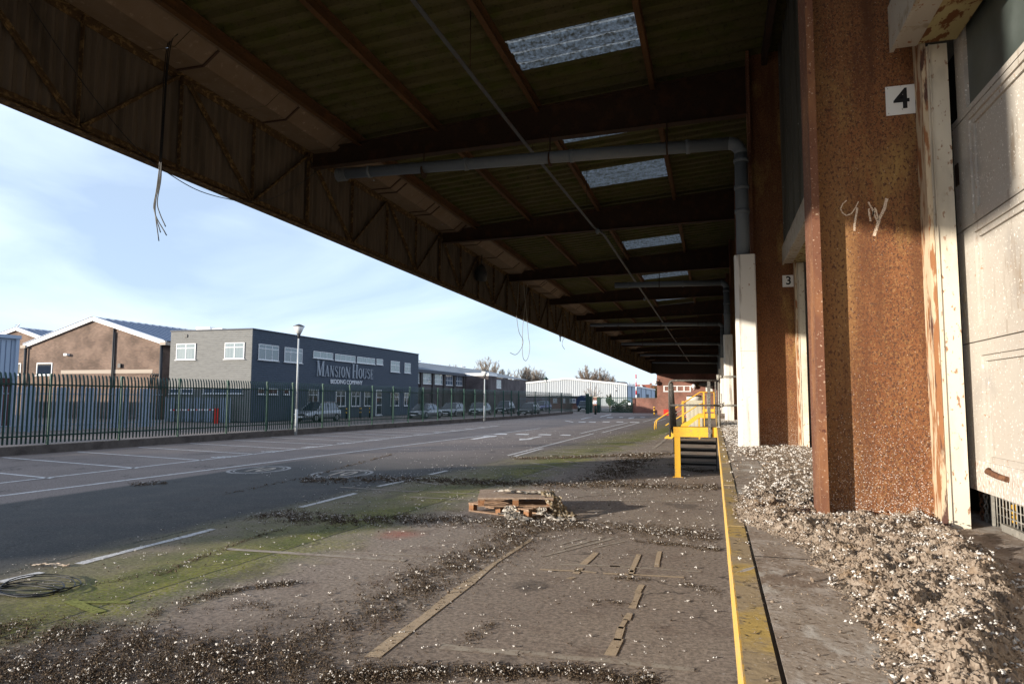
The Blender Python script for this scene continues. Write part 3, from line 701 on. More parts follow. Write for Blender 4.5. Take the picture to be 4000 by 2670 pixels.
# truss, fascia cladding and gutter
tt = MB()
tt.box((XF, Y0c, ZT), (XF+.09, YE, ZT+.012)); tt.box((XF, Y0c, ZT-.08), (XF+.012, YE, ZT)); tt.build('top_chord', M['rust_truss'], cp)
tt = MB(); tt.box((XF, Y0c, ZB), (XF+.09, YE, ZB+.010)); tt.box((XF, Y0c, ZB+.01), (XF+.012, YE, ZB+.10)); tt.build('bottom_chord', M['rust_truss'], cp)
dg_ = 0
for bi, y in enumerate(BY):
    mb = MB()
    for j in range(4):
        yy = y+j*1.55
        if yy > YE: break
        w_ = .10 if j == 0 else .05
        mb.cut(); mb.box((XF+.014, yy-w_/2, ZB+.011), (XF+.022, yy+w_/2, ZT-.001)); mb.box((XF+.022, yy-w_/2, ZB+.011), (XF+.07, yy-w_/2+.008, ZT-.001))
    mb.build('truss_post', M['rust_truss'], cp)
    mb = MB()
    for j, (a, b) in enumerate(((.06, 1.50), (3.0, 1.60), (3.2, 4.60), (6.14, 4.70))):
        if y+max(a, b) > YE: continue
        mb.cut(); mb.bar((XF+.03, y+a, ZT-.06), (XF+.03, y+b, ZB+.05), .05, .012, up=(1, 0, 0)); mb.bar((XF+.05, y+a, ZT-.035), (XF+.05, y+b, ZB+.075), .012, .045, up=(1, 0, 0))
    mb.build('truss_diagonal', M['rust_truss'], cp)
cl = MB(); y = Y0c; k = 0
ys = np.arange(Y0c, YE, .036)
prof = [0, 0, -.035, -.035]
for i, yy in enumerate(ys):
    x = XF-.012+prof[i % 4]; cl.v += [(x, yy, ZB-.03), (x, yy, ZT+.30)]
for i in range(len(ys)-1): cl.f.append((2*i, 2*i+2, 2*i+3, 2*i+1)); cl.sm.append(False)
fs_ = MB(); fs_.box((XF-.062, Y0c, ZB-.045), (XF-.052, YE, ZB+.10)); fs_.box((XF-.052, Y0c, ZB-.045), (XF+.09, YE, ZB-.033)); fs_.build('fascia_flashing', M['rust_truss'], cp)
cl.build('fascia_cladding', M['cladding'], cp, fixn=False)
gt = MB()
gp = [(XF+.10, ZT+.03), (XF+.13, ZT-.02), (XF+.56, ZT-.02), (XF+.80, ZT+.16), (XF+.98, ZT+.16)]
yy = Y0c
while yy < YE:
    y2 = min(yy+1.83, YE)
    for (a, b) in zip(gp, gp[1:]): gt.face([(a[0], yy, a[1]), (b[0], yy, b[1]), (b[0], y2-.01, b[1]), (a[0], y2-.01, a[1])])
    yy = y2
gt.build('gutter', M['gutter'], cp, fixn=False)
gb = MB()
for yy in np.arange(Y0c+.5, YE, 1.83):
    for off in (0, .30) if int(yy*10) % 2 else (0,):
        gb.cut()
        for a, b in zip(gp[1:4], gp[2:4]): gb.bar((a[0], yy+off, a[1]-.012), (b[0], yy+off, b[1]-.012), .035, .012, up=(0, 0, 1))
gb.build('gutter_bracket', M['bracket'], cp)
# small roof strip outboard of the gutter
mb = MB(); mb.box((XF-.02, Y0c, ZT+.30), (XF+1.1, YE, ZT+.31)); mb.build('gutter_cover', M['asbestos'], cp)

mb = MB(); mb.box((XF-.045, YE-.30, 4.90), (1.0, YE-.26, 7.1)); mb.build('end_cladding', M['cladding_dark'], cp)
# hung cable tray and hangers
tr_ = thing('cable_tray', 'thin grey cable tray hung along the canopy underside', 'cable tray', (-2.9, 10, 5.95))
mb = MB(); mb.bar((-3.08, -4, 5.98), (-2.86, 10.4, 5.98), .055, .012); mb.bar((-3.10, -4, 6.0), (-2.885, 10.4, 6.0), .008, .05); mb.bar((-2.86, 10.4, 5.98), (-2.7, 16.0, 5.98), .055, .012)
mb.bar((-2.55, 16.6, 5.93), (-2.5, 78, 5.93), .06, .03); mb.bar((-2.7, 16.0, 5.98), (-2.55, 16.6, 5.93), .05, .03); mb.build('tray', M['tray'], tr_)
mb = MB()
for y in np.arange(-1.5, 76, 3.1): mb.cut(); mb.tube([(-2.87 if y < 14 else -2.5, y, 5.99), (-2.87 if y < 14 else -2.5, y, 6.75)], .006, 5)
mb.build('hanger_rod', M['rust_dark'], tr_)
mb = MB()
for y in (16.0, 27.5, 39.5): mb.cut(); mb.lathe((-2.6, y, 5.84), [(.03, -.04), (.05, 0), (.05, .05), (.02, .09)], 10); 
mb.build('lamp_holder', M['pipe'], tr_)

# rainwater pipes and their guards
splash(M['guard'], 1.2, .5)
def pipe(k, x0, label, flex=False):
    y = CY(k)-.27; t = thing('drain_pipe', label, 'drain pipe', (.45, y, 5.6), group='grey drain pipes slung under the canopy')
    r = .092
    mb = MB(); xs = .27
    z0 = 5.575+(.27-x0)*.02
    pts = [(x0, y, z0), (xs, y, 5.575)]
    mb.tube(pts, r, 16)
    e = [(xs+.17*math.sin(a), y, 5.575-.17*(1-math.cos(a))) for a in np.linspace(0, PI/2, 7)]
    mb.tube(e, r, 16); mb.tube([(xs+.17, y, 5.405), (xs+.17, y, 3.86)], r, 16); mb.build('pipe_run', M['pipe'], t)
    cb = MB()
    for x in np.arange(x0+.45, .2, 1.75): cb.cut(); cb.tube([(x-.03, y, 5.575+(.27-x)*.02), (x+.03, y, 5.575+(.27-x)*.02)], r+.012, 16)
    for z in (5.30, 4.9, 4.55): cb.cut(); cb.tube([(xs+.17, y, z-.03), (xs+.17, y, z+.03)], r+.012, 16)
    cb.build('coupling', M['pipe'], t)
    hb = MB()
    for x in (x0+1.45, x0+3.6, x0+5.4):
        if x < .1:
            hb.cut(); hb.tube([(x, y, 5.6), (x, y+.02, 6.05)], .012, 5); hb.tube([(x-.012, y, 5.6), (x+.012, y, 5.6)], r+.02, 16)
    hb.build('pipe_bracket', M['rust_dark'], t)
    if flex:
        fx = MB()
        for i in range(6): fx.tube([(x0-.16+i*.03, y, z0-.012), (x0-.16+i*.03+.018, y, z0-.012)], r+.022, 16)
        fx.build('ribbed_end', M['pipe'], t)
    g_ = thing('pipe_guard', 'tall white painted guard around the foot of the drain pipe at the plate 3 column' if k == 1 else 'one of the white pipe guards standing farther along the dock', 'pipe guard', (.45, y, 1.2), group=None if k == 1 else 'far white pipe guards')
    mb = MB(); xa, xb = .312, .592; ya, yb = y-.13, y+.12; c = .05
    zt = 3.90
    mb.prism([(xa+c, ya, 1.18), (xb-.015, ya, 1.18), (xb, ya+.015, 1.18), (xb, yb, 1.18), (xa+c, yb, 1.18), (xa, yb-c, 1.18), (xa, ya+c, 1.18)], (0, 0, 1.35)); mb.build('lower_casing', M['guard'], g_)
    mb = MB(); mb.prism([(xa+c, ya, 2.533), (xb-.015, ya, 2.533), (xb, ya+.015, 2.533), (xb, yb, 2.533), (xa+c, yb, 2.533), (xa, yb-c, 2.533), (xa, ya+c, 2.533)], (0, 0, zt-2.533)); mb.build('upper_casing', M['guard'], g_)
pipe(1, -6.0, 'grey drain pipe with a ribbed left end, nearest under the canopy', True); pipe(3, -3.1, 'shorter grey drain pipe, second along the canopy')
for k, l in ((5, 'third grey drain pipe along the canopy, reaching the fascia'), (7, 'fourth grey drain pipe deep along the canopy'), (9, 'fifth grey drain pipe deep along the canopy'), (11, 'farthest grey drain pipe under the canopy')): pipe(k, -6.1, l)

# hanging cables
def cable(pts, r, m, n=6):
    # smooth through points (Catmull-Rom)
    P_ = [Vector(p) for p in pts]; out = []
    Q = [P_[0]*2-P_[1]]+P_+[P_[-1]*2-P_[-2]]
    for i in range(1, len(Q)-2):
        for t in np.linspace(0, 1, 6, endpoint=False):
            p0, p1, p2, p3 = Q[i-1:i+3]
            out.append(.5*((2*p1)+(p2-p0)*t+(2*p0-5*p1+4*p2-p3)*t*t+(3*p1-p0-3*p2+p3)*t**3))
    out.append(P_[-1]); mb = MB(); mb.tube(out, r, n); return mb
yk = D(395, 90, Z=6.3).y; 
zz1 = zoomer(0, 0, 1.5677)
strands = [[(1085,205),(1040,260),(1015,450),(1000,750),(985,940),(960,1150),(941,1260),(950,1310),(973,1475)],
           [(1075,205),(1030,260),(1005,450),(992,750),(980,940),(972,1100),(950,1290),(983,1423)],
           [(1090,208),(1050,260),(1025,450),(1005,750),(992,940),(975,1130),(945,1290),(1020,1441)],
           [(1080,210),(1036,270),(1018,460),(996,780),(990,960),(985,1100),(963,1235),(980,1310),(1014,1387)]]
hc = thing('hanging_cables', 'bundle of black cables hanging frayed below the canopy edge', 'cables', (-6.3, yk, 6))
for s_ in strands: cable([zz1(x, y_, Y=yk) for x, y_ in s_], .0065, None).build('strand', M['cable'], hc)
mb = cable([zz1(x, y_, X=-6.88) for x, y_ in ((180,20),(230,100),(430,400),(640,680),(830,900),(1000,1040),(1200,1160),(1380,1215),(1520,1234),(1680,1210),(1860,1110),(1990,1000),(2060,930))], .006, None)
tag(mb.build('loose_wire', M['cable']), 'single thin black wire sagging along the canopy fascia', 'wire')
zw = zoomer(1900, 1050, 3.92)
hw = thing('loose_white_cables', 'thin pale cables dangling in a loop from the canopy edge', 'cables', (-6.8, 25, 5.5))
for s_ in ([(500,180),(480,500),(463,680),(470,800),(500,970),(550,1060),(562,1120),(545,1190),(490,1280),(440,1312),(395,1298),(362,1280)],
           [(628,235),(600,450),(572,740),(556,890),(548,1180),(560,1350),(600,1405),(640,1350),(662,1230),(660,1130),(643,1030),(620,740),(590,470),(572,210)]):
    cable([zw(x, y_, X=-6.7) for x, y_ in s_], .010, None, 5).build('strand', M['cablew'], hw)
mb = cable([zw(x, y_, X=-6.8) for x, y_ in ((1205,1000),(1200,1040),(1170,1090),(1158,1150),(1175,1195),(1200,1228))], .012, None, 5)
tag(mb.build('short_white_cable', M['cablew']), 'short pale cable end hanging beside a small hook under the fascia', 'cable')
hk = MB(); q = zw(1130, 1020, X=-7.0); hk.box((q.x-.04, q.y-.08, q.z-.06), (q.x+.04, q.y+.10, q.z+.15)); hk.tube([(q.x, q.y+.0+.08*math.sin(a)*.7, q.z-.16+.12*math.cos(a)) for a in np.linspace(0, 2*PI, 12)], .018, 5)
tag(hk.build('hook', M['darkmetal']), 'small dark hook fixed under the canopy fascia', 'hook')
fl = thing('floodlight', 'dark floodlight hanging on the inside of the canopy truss', 'floodlight', D(1104, 635, X=-6.85))
q = D(1104, 618, X=-6.8); mb = MB(); mb.lathe((q.x, q.y, q.z), [(.09, -.36), (.17, -.34), (.19, -.1), (.12, .08), (.05, .16)], 14); mb.build('lamp_housing', M['darkmetal'], fl)
mb = MB(); mb.tube([(q.x, q.y, q.z+.15), (q.x+.02, q.y, ZT)], .02, 6); mb.build('stem', M['darkmetal'], fl)

# ------------------------------------------------------------------ steps up to the dock
def stairs_along():
    t = thing('dock_steps', 'nearest open dock steps with yellow toe board, grey handrails and dark treads', 'steps', (-.5, 17, 0))
    y0 = 17.0; x0 = -1.04; x1 = .045
    mb = MB(); mb.box((x0+.08, y0, .965), (-.12, y0+.012, 1.20)); mb.box((-.06, y0+.02, .965), (x1, y0+.03, 1.2)); mb.build('toe_board', M['yellow'], t)
    mb = MB(); mb.box((x0+.02, y0+.035, 1.15), (x1, y0+.95, 1.18)); mb.build('landing', M['tread'], t)
    mb = MB(); mb.box((x0+.10, y0+.01, 0), (x0+.235, y0+.09, .963)); mb.box((x0+.05, y0-.01, 0), (x0+.29, y0+.12, .012)); mb.build('leg', M['yellow'], t)
    for k in range(1, 6):
        mb = MB(); z = 1.2-.2*k; ya = y0+.72+.25*k
        mb.box((x0+.10, ya, z-.085), (x1-.02, ya+.26, z-.005)); mb.build('tread', M['tread'], t)
        mb = MB(); mb.box((x0+.10, ya-.012, z-.022), (x1-.02, ya-.001, z)); mb.build('tread_edge', M['leadge'], t)
    mb = MB()
    for x in (x0+.07, x1-.015): mb.bar((x, y0+.75, 1.05), (x, y0+2.25, -.02+.02), .02, .22)
    mb.build('stringer', M['tread'], t)
    r = .026
    mb = MB(); mb.tube([(x0, y0-.02, .96), (x0, y0-.02, 2.24), (x0+.03, y0-.02, 2.29), (x0+.08, y0-.02, 2.31), (x1+.02, y0-.02, 2.31)], r, 10)
    mb.tube([(x0-.01, y0-.02, 1.72), (x1+.04, y0-.02, 1.72)], r*.9, 10); mb.build('front_rail', M['railgrey'], t)
    mb = MB(); mb.box((-.155, y0-.035, .965), (-.085, y0-.012, 2.30)); mb.box((x1-.03, y0-.01, 1.5), (x1+.005, y0+.01, 2.3)); mb.build('rail_post', M['railgrey'], t)
    mb = MB(); xh = x0+.02
    mb.tube([(xh, y0, 2.27), (xh, y0+.9, 2.27), (xh, y0+2.2, 1.12)], r, 8); mb.tube([(xh, y0, 1.72), (xh, y0+.9, 1.72), (xh, y0+2.2, .6)], r, 8)
    for yy, zb in ((.45, 1.2), (.9, 1.1), (1.5, .55), (2.2, 0)): mb.tube([(xh, y0+yy, zb-.1 if zb else 0), (xh, y0+yy, 2.27 if yy < 1 else 2.27-(yy-.9)*.885)], r, 8)
    mb.build('side_rail', M['railgrey'], t)
stairs_along()
gr = thing('guard_rail', 'galvanised guard rail standing on the dock beside the nearest steps', 'guard rail', (.1, 17, 1.2))
mb = MB(); mb.tube([(.105, 17.05, 1.2), (.105, 17.05, 2.42)], .032, 10); mb.lathe((.105, 17.05, 1.2), [(.07, 0), (.07, .012), (.04, .02)], 12); mb.build('upright', M['galv'], gr)
mb = MB()
for z in (2.40, 1.72): mb.cut(); mb.tube([(.09, 17.05, z), (.62, 17.05, z)], .028, 10)
mb.build('rail', M['galv'], gr)
mb = MB()
for z in (2.40, 1.72): mb.tube([(.105, 17.05, z-.06), (.105, 17.05, z+.05)], .045, 10); mb.tube([(.14, 17.05, z), (.2, 17.05, z)], .042, 10)
mb.build('clamp', M['galv'], gr)

def stairs_across(y0, label, rail):
    t = thing('dock_steps', label, 'steps', (-1.2, y0, 0), group='yellow dock steps')
    xl = -.48; xs = -.74; sl_ = .72; ye = y0+.95; xe = xs-1.2/sl_
    for yy in (y0, ye):
        mb = MB(); h = .20
        mb.prism([(0.02, yy, 1.20), (xs, yy, 1.20), (xe+.1, yy, .06), (xe+.1, yy, 0), (xe+.42, yy, 0), (xs+.04, yy, 1.0), (.02, yy, 1.0)], (0, .02, 0)); mb.build('stringer', M['yellow'], t)
        mb = MB(); r = .022
        mb.tube([(.02, yy, 2.22), (xl-.12, yy, 2.22), (xl-.2, yy, 2.19), (xe-.15, yy, .95), (xe-.32, yy, .83), (xe-.37, yy, .6), (xe-.36, yy, .42)], r, 8)
        mb.tube([(xl-.05, yy, 1.66), (xl-.2, yy, 1.64), (xe+.15, yy, .62)], r, 8)
        for x in (xl, xs-.72): mb.box((x-.03, yy-.03, 1.0 if x == xl else .75), (x+.03, yy-.002, 2.2 if x == xl else 1.79))
        mb.tube([(0.0, yy, 1.2), (0.0, yy, 2.22)], r, 8)
        mb.build('handrail', rail, t)
    for k in range(1, 6):
        mb = MB(); z = 1.2-.2*k; mb.box((xs-.29*k-.02, y0+.025, z-.05), (xs-.29*k+.28, ye-.005, z-.01)); mb.build('tread', M['tread'], t)
    mb = MB(); mb.box((xs, y0+.025, 1.12), (.02, ye-.005, 1.16)); mb.build('landing', M['tread'], t)
    mb = MB()
    for yy in (y0+.03, ye-.08): mb.box((xs, yy, 0), (xs+.06, yy+.05, 1.0))
    mb.build('leg', M['yellow'], t)
stairs_across(33.6, 'yellow dock steps with bright yellow handrails, beside the beige cabinet', M['yellow'])
stairs_across(50.5, 'farther yellow dock steps with thin grey handrails near the brick office', M['galv'])
cb = thing('cabinet', 'tall beige plastic cabinet with a round pale lid behind the yellow steps', 'cabinet', (-1, 37, 0))
mb = MB(); xa, xb, ya, yb = -1.42, -.60, 36.9, 37.7
mb.box((xa, ya, 0), (xb, yb, 1.74)); mb.box((xa-.02, ya-.02, 1.741), (xb+.02, yb+.02, 1.82))
for x in np.arange(xa+.08, xb-.05, .2): mb.box((x, ya-.012, .06), (x+.11, ya-.001, 1.68))
mb.build('cabinet_body', M['beige'], cb)
mb = MB(); mb.lathe(((xa+xb)/2, (ya+yb)/2, 1.821), [(.39, 0), (.39, .20)], 24); mb.build('round_lid', M['guard'], cb)
mb = MB(); mb.lathe(((xa+xb)/2, (ya+yb)/2, 2.022), [(.37, 0), (.39, .03), (.36, .06), (.3, .062)], 24); mb.build('lid_cap', M['rust_dark'], cb)
cn_ = thing('traffic_cone', 'small orange and white traffic cone beyond the yellow steps', 'traffic cone', ZY(733, 1060, Z=0))
q = cn_.location; mb = MB(); mb.lathe((q.x, q.y, 0), [(.22, 0), (.22, .03), (.12, .035), (.09, .2)], 14); mb.build('base', M['orange'], cn_)
mb = MB(); mb.lathe((q.x, q.y, .2), [(.09, 0), (.05, .28)], 14); mb.build('band', M['white'], cn_)

# ------------------------------------------------------------------ brick office closing the yard
of = thing('brick_office', 'flat roofed red brick office at the far end of the canopy', 'office', (-3, 84, 0))
yo = 82.2; xo = -6.45
W = lambda x, y_: ZY(x, y_, Y=yo)
mb = MB(); mb.box((xo, yo, 0), (6, yo+9, 4.86)); mb.build('brick_wall', M['brick_r'], of)
mb = MB(); mb.box((xo-.12, yo-.12, 4.861), (6.1, yo+9.1, 5.1)); mb.build('roof_edge', M['darkmetal'], of)
a = W(78, 180); b = W(852, 356)
fr = MB(); gl = MB(); n = 4
fr.box((a.x, yo-.05, a.z-.1), (b.x, yo-.001, a.z)); fr.box((a.x, yo-.05, b.z), (b.x, yo-.001, b.z+.13))
ww = (b.x-a.x)
for i in range(n+1): fr.box((a.x+ww*i/n-(.09 if 0 < i < n else 0 if i == 0 else .17), yo-.049, b.z+.131), (a.x+ww*i/n+(.09 if 0 < i < n else .17 if i == 0 else 0), yo-.0015, a.z-.101))
wi = fr.build('window', M['upvc'], of)
gl.box((a.x+.05, yo-.02, b.z+.05), (b.x-.05, yo-.0005, a.z-.05)); gl.build('pane', M['darkglass'], wi)
a = W(95, 842); b = W(280, 1022); mb = MB(); mb.box((a.x, yo-.5, .03), (b.x+.2, yo-.02, a.z)); tag(mb.build('red_bin', M['red']), 'red box standing against the brick office wall', 'storage box')
a = W(1255, 165); b = W(1375, 360); mb = MB(); mb.box((a.x, yo-.06, b.z), (b.x+.3, yo-.001, a.z)); mb.build('door', M['guard'], of)
a = W(1085, 108); mb = MB(); mb.box((a.x, yo-.5, a.z-.35), (a.x+3.5, yo-.01, a.z)); mb.build('door_canopy', M['railgrey'], of)
q = W(928, 200); mb = MB(); mb.lathe((q.x, yo-.30, q.z), [(.05, -.30), (.2, -.2), (.26, 0), (.2, .2), (.05, .3)], 16, 'Y'); mb.tube([(q.x, yo-.2, q.z-.25), (q.x, yo, q.z-.5)], .03, 6); tag(mb.build('globe_lamp', M['white']), 'round white globe lamp on the brick office wall', 'wall lamp')
q = W(1022, 160); mb = MB(); mb.box((q.x-.25, yo-.1, q.z-.25), (q.x+.25, yo-.002, q.z+.25)); mb.build('vent', M['rust_truss'], of)
cc = thing('security_camera', 'white dome camera on a bracket at the office corner', 'camera', Z4(2190, 150, Y=yo-.4))
q = Z4(2190, 155, Y=yo-.4); mb = MB(); mb.lathe((q.x, q.y, q.z), [(.05, -.36), (.20, -.30), (.26, -.1), (.22, .08), (.1, .15)], 14); mb.build('camera_body', M['white'], cc)
mb = MB(); mb.tube([(q.x, q.y, q.z+.14), (q.x+.1, q.y, q.z+.32), (xo+.1, yo, q.z+.32)], .035, 6); mb.build('bracket', M['white'], cc)
bo = thing('bollard', 'short yellow and black bollard by the office corner', 'bollard', P(2556, 1621, Z=0))
q = bo.location; mb = MB(); mb.tube([(q.x, q.y, 0), (q.x, q.y, .32)], .1, 12); mb.tube([(q.x, q.y, .52), (q.x, q.y, .72)], .1, 12); mb.tube([(q.x, q.y, .88), (q.x, q.y, 1.0)], .1, 12); mb.build('post', M['yellow'], bo)
mb = MB(); mb.tube([(q.x, q.y, .32), (q.x, q.y, .52)], .101, 12); mb.tube([(q.x, q.y, .72), (q.x, q.y, .88)], .101, 12); mb.build('band', M['ink'], bo)

# ------------------------------------------------------------------ gate, boundary wall
yg = 95.8
bw = thing('boundary_wall', 'low red brick boundary wall between the gate and the office', 'wall', (-8, yg, 0))
wl = lambda x, y_: Z4(x, y_, Y=yg)
a = wl(1845, 402); b = wl(2300, 402); zt = wl(2000, 402).z
mb = MB(); mb.box((a.x, yg, 0), (b.x+2, yg+.33, zt-.1)); mb.build('brickwork', M['brick_r'], bw)
mb = MB(); mb.box((a.x, yg-.03, zt-.098), (b.x+2, yg+.36, zt)); mb.build('coping', M['brick_l'], bw)
pr = thing('brick_pier', 'brown brick gate pier behind the blue sign', 'pier', (-15.5, yg, 0)); a = wl(1248, 385); b = wl(1322, 385)
mb = MB(); mb.box((a.x, yg, 0), (b.x, yg+.9, a.z-.12)); mb.build('brickwork', M['brick_r'], pr); mb = MB(); mb.box((a.x-.04, yg-.04, a.z-.118), (b.x+.04, yg+.94, a.z)); mb.build('pier_cap', M['bandconc'], pr)
gt_ = thing('yard_gate', 'wide green barred yard gate with a small white notice', 'gate', (-12, yg, 0)); yq = yg-.4
ga = Z4(1352, 395, Y=yq); gb_ = Z4(1845, 630, Y=yq)
mb = MB(); mb.box((ga.x, yq, .08), (gb_.x, yq+.06, .2)); mb.box((ga.x, yq, ga.z-.1), (gb_.x, yq+.06, ga.z))
for x in (ga.x, gb_.x-.08): mb.box((x, yq, .201), (x+.08, yq+.06, ga.z-.101))
mb.build('gate_frame', M['greenfence'], gt_)
mb = MB()
for x in np.arange(ga.x+.1, gb_.x-.1, .11): mb.box((x, yq+.01, .201), (x+.028, yq+.04, ga.z-.101))
mb.build('bars', M['greenpost'], gt_)
mb = MB(); mb.box((ga.x-.5, yq-.1, 0), (ga.x-.06, yq+.3, ga.z+.03)); mb.build('gate_post', M['greendark'], gt_)
a = Z4(1776, 478, Y=yq-.02); b = Z4(1815, 510, Y=yq-.02); mb = MB(); mb.box((a.x, yq-.03, b.z), (b.x, yq-.005, a.z)); nt_ = mb.build('notice', M['white'], gt_)
mb = MB(); mb.bar((ga.x+.1, yq+.05, .25), (gb_.x-.1, yq+.05, 1.1), .04, .04); mb.build('brace', M['greenfence'], gt_)
hd = MB(); 
scr = thing('hedge', 'green scrub growing behind the barred yard gate', 'shrub', (-12, yg+2.2, 0))
mb = MB()
for i in range(2600):
    px_ = R.uniform(ga.x+1.2, gb_.x+.4); q = Vector((px_, yg+1.6+R.uniform(0, 1), R.uniform(.0, 1.6+.3*math.sin(px_*3))))
    d = Vector((R.uniform(-1,1), R.uniform(-1,1), R.uniform(-1,1))).normalized()*.09; e = d.orthogonal().normalized()*.05
    mb.face([q-d, q+e, q+d, q-e])
mb.build('foliage', M['scrub'], scr, fixn=False)
sg = thing('road_sign', 'blue NO EXIT sign board on the brick gate pier', 'sign', Z4(1283, 470, Y=yg-.1))
a = Z4(1253, 445, Y=yg-.1); b = Z4(1314, 495, Y=yg-.1); mb = MB(); mb.box((a.x, yg-.12, b.z), (b.x, yg-.09, a.z)); mb.build('sign_border', M['white'], sg)
mb = MB(); mb.box((a.x+.06, yg-.125, b.z+.06), (b.x-.06, yg-.1205, a.z-.06)); mb.build('sign_face', M['blue'], sg)
for s_, f_ in (('NO', .70), ('EXIT', .30)): textmesh(s_, .44, M['white'], 'lettering', Matrix.Translation(((a.x+b.x)/2, yg-.13, b.z+(a.z-b.z)*f_)) @ Matrix.Rotation(PI/2, 4, 'X'), sg, .002)
q = P(2326, 1618, Z=0); mb = MB(); mb.tube([(q.x, q.y, 0), (q.x, q.y, Z4(1275, 520, Y=q.y).z)], .14, 12); tag(mb.build('black_bollard', M['greendark']), 'black post standing in front of the brick gate pier', 'bollard')
gl_ = thing('gate_leaf', 'open dark green metal gate leaf beside the brick pier', 'gate', Z4(1200, 632, Z=0))
a = Z4(1172, 378, Y=91.5); b = Z4(1230, 632, Y=91.5); mb = MB(); mb.box((a.x, 91.5, .06), (b.x, 91.56, a.z)); mb.build('sheet', M['greenfence'], gl_); mb = MB(); mb.box((a.x-.02, 91.44, .06), (a.x+.12, 91.49, a.z+.05)); mb.box((b.x-.1, 91.44, .06), (b.x, 91.49, a.z)); mb.bar((a.x, 91.47, .2), (b.x, 91.47, a.z-.1), .04, .1); mb.build('frame', M['greenpost'], gl_)

# ------------------------------------------------------------------ green palisade fence and its kerb wall
FX = lambda y: -21.45+.072*(y-17.7)
FD = Vector((.072, 1, 0)).normalized()
def fence_hit(px):      # where the vertical plane of the fence meets the sight line
    r = ray(px, 1600); n = Vector((1, -.072, 0)); p0 = Vector((FX(0), 0, 1.85))
    t = (p0-CAM).dot(n)/r.dot(n); return CAM + r*t
posts = [fence_hit(px).y for px in (185, 463, 691, 880, 1035, 1136, 1254, 1360, 1449, 1531, 1590, 1648, 1706, 1759, 1808, 1851, 1892, 1929, 1963, 1994, 2023)]
p = posts[0]
posts = [posts[0]-2.75*k for k in (3, 2, 1)] + posts
KZ = .28
last = posts[-1]; e1 = Vector((FX(last), last, 0))
tail = [e1, Vector((-16.9, last+7.5, 0))]
fp = [Vector((FX(y), y, 0)) for y in posts]
q = Z4(792, 640, Z=.1); fp_tail = []
v = fp[-1]; endp = Vector((-17.8, 87.5, 0))
nseg = 4
for i in range(1, nseg+1): fp.append(v.lerp(endp, i/nseg))
fe = thing('palisade_fence', 'long green steel palisade fence on a low concrete kerb wall', 'fence', (fp[3].x, fp[3].y, 0))
kb = MB()
for a, b in zip(fp, fp[1:]):
    d = (b-a).normalized(); n = Vector((d.y, -d.x, 0))
    pts = [a+n*.20, a-n*.12, b-n*.12, b+n*.20]
    kb.prism([(*q_.xy, -.05) for q_ in pts], (0, 0, KZ+.05+.0))
kb.build('kerb_wall', M['kerb'], fe)
pale_h = 2.38
def pales(mb, a, b, zb=KZ, h=2.38, sp=.152, bulge=None, w=.062, curved=True, side=1):
    L_ = (b-a).length; d = (b-a).normalized(); n = Vector((d.y, -d.x, 0))*side; k = int(L_/sp)
    for i in range(k+1):
        s_ = (i+.5)*L_/(k+1); c = a+d*s_
        def off(z):
            o = 0.
            if bulge: o = bulge(s_/L_, z)
            if curved and z > h-.35: o += .09*((z-(h-.35))/.35)**2
            return o
        zs = [.05, .5, 1.0, 1.5, h-.35, h-.16, h-.05] if (bulge or curved) else [.05, h-.1]
        prev = None; base = len(mb.v)
        for z in zs:
            wc = w/2
            q = c+n*off(z)
            for (s1, t1) in ((-1, 0), (0, .014), (1, 0), (0, -.004)): mb.v.append((q.x+d.x*wc*s1+n.x*t1, q.y+d.y*wc*s1+n.y*t1, zb+z))
        for kk in range(len(zs)-1):
            for j in range(4):
                mb.f.append((base+kk*4+j, base+kk*4+(j+1) % 4, base+kk*4+4+(j+1) % 4, base+kk*4+4+j)); mb.sm.append(False)
        t0 = base+(len(zs)-1)*4; q = c+n*off(h)
        mb.v.append((q.x, q.y, zb+h)); tip = len(mb.v)-1
        for j in range(4): mb.f.append((t0+j, t0+(j+1) % 4, tip)); mb.sm.append(False)
for i, (a, b) in enumerate(zip(fp, fp[1:])):
    d = (b-a).normalized(); n = Vector((d.y, -d.x, 0))
    bul = None
    if i in (12, 13, 14): bul = (lambda s_, z, i=i: (.42 if i != 14 else .3)*math.sin(PI*min(1, max(0, s_)))*max(0, math.sin(PI*min(z, 2.2)/2.6))*(1 if i != 13 else -.5))
    mb = MB(); pales(mb, a, b, bulge=bul, w=.072, side=-1); mb.build('pale_panel', M['greenfence'], fe)
    mb = MB()
    for z in (.30, 1.98):
        mid_ = (a+b)/2+n*(.12 if bul else 0)
        mb.cut()
        for s0, s1 in ((a, mid_), (mid_, b)): mb.bar(s0+n*.03+Vector((0,0,KZ+z)), s1+n*.03+Vector((0,0,KZ+z)), .05, .05)
    mb.build('rail', M['greenfence'], fe)
for i, a in enumerate(fp):
    d = FD; n = Vector((d.y, -d.x, 0)); mb = MB(); c = a+n*.085
    lean = .22 if i == 13 else 0
    mb.bar(c+Vector((0, 0, KZ-.1)) - FD*0, c+FD*lean+Vector((0, 0, KZ+2.36)), .045, .10, up=(1, 0, 0)); mb.bar(c+n*.03+Vector((0, 0, KZ-.1)), c+n*.03+FD*lean+Vector((0, 0, KZ+2.36)), .07, .012, up=(1, 0, 0))
    mb.build('post', M['greenpost'], fe)
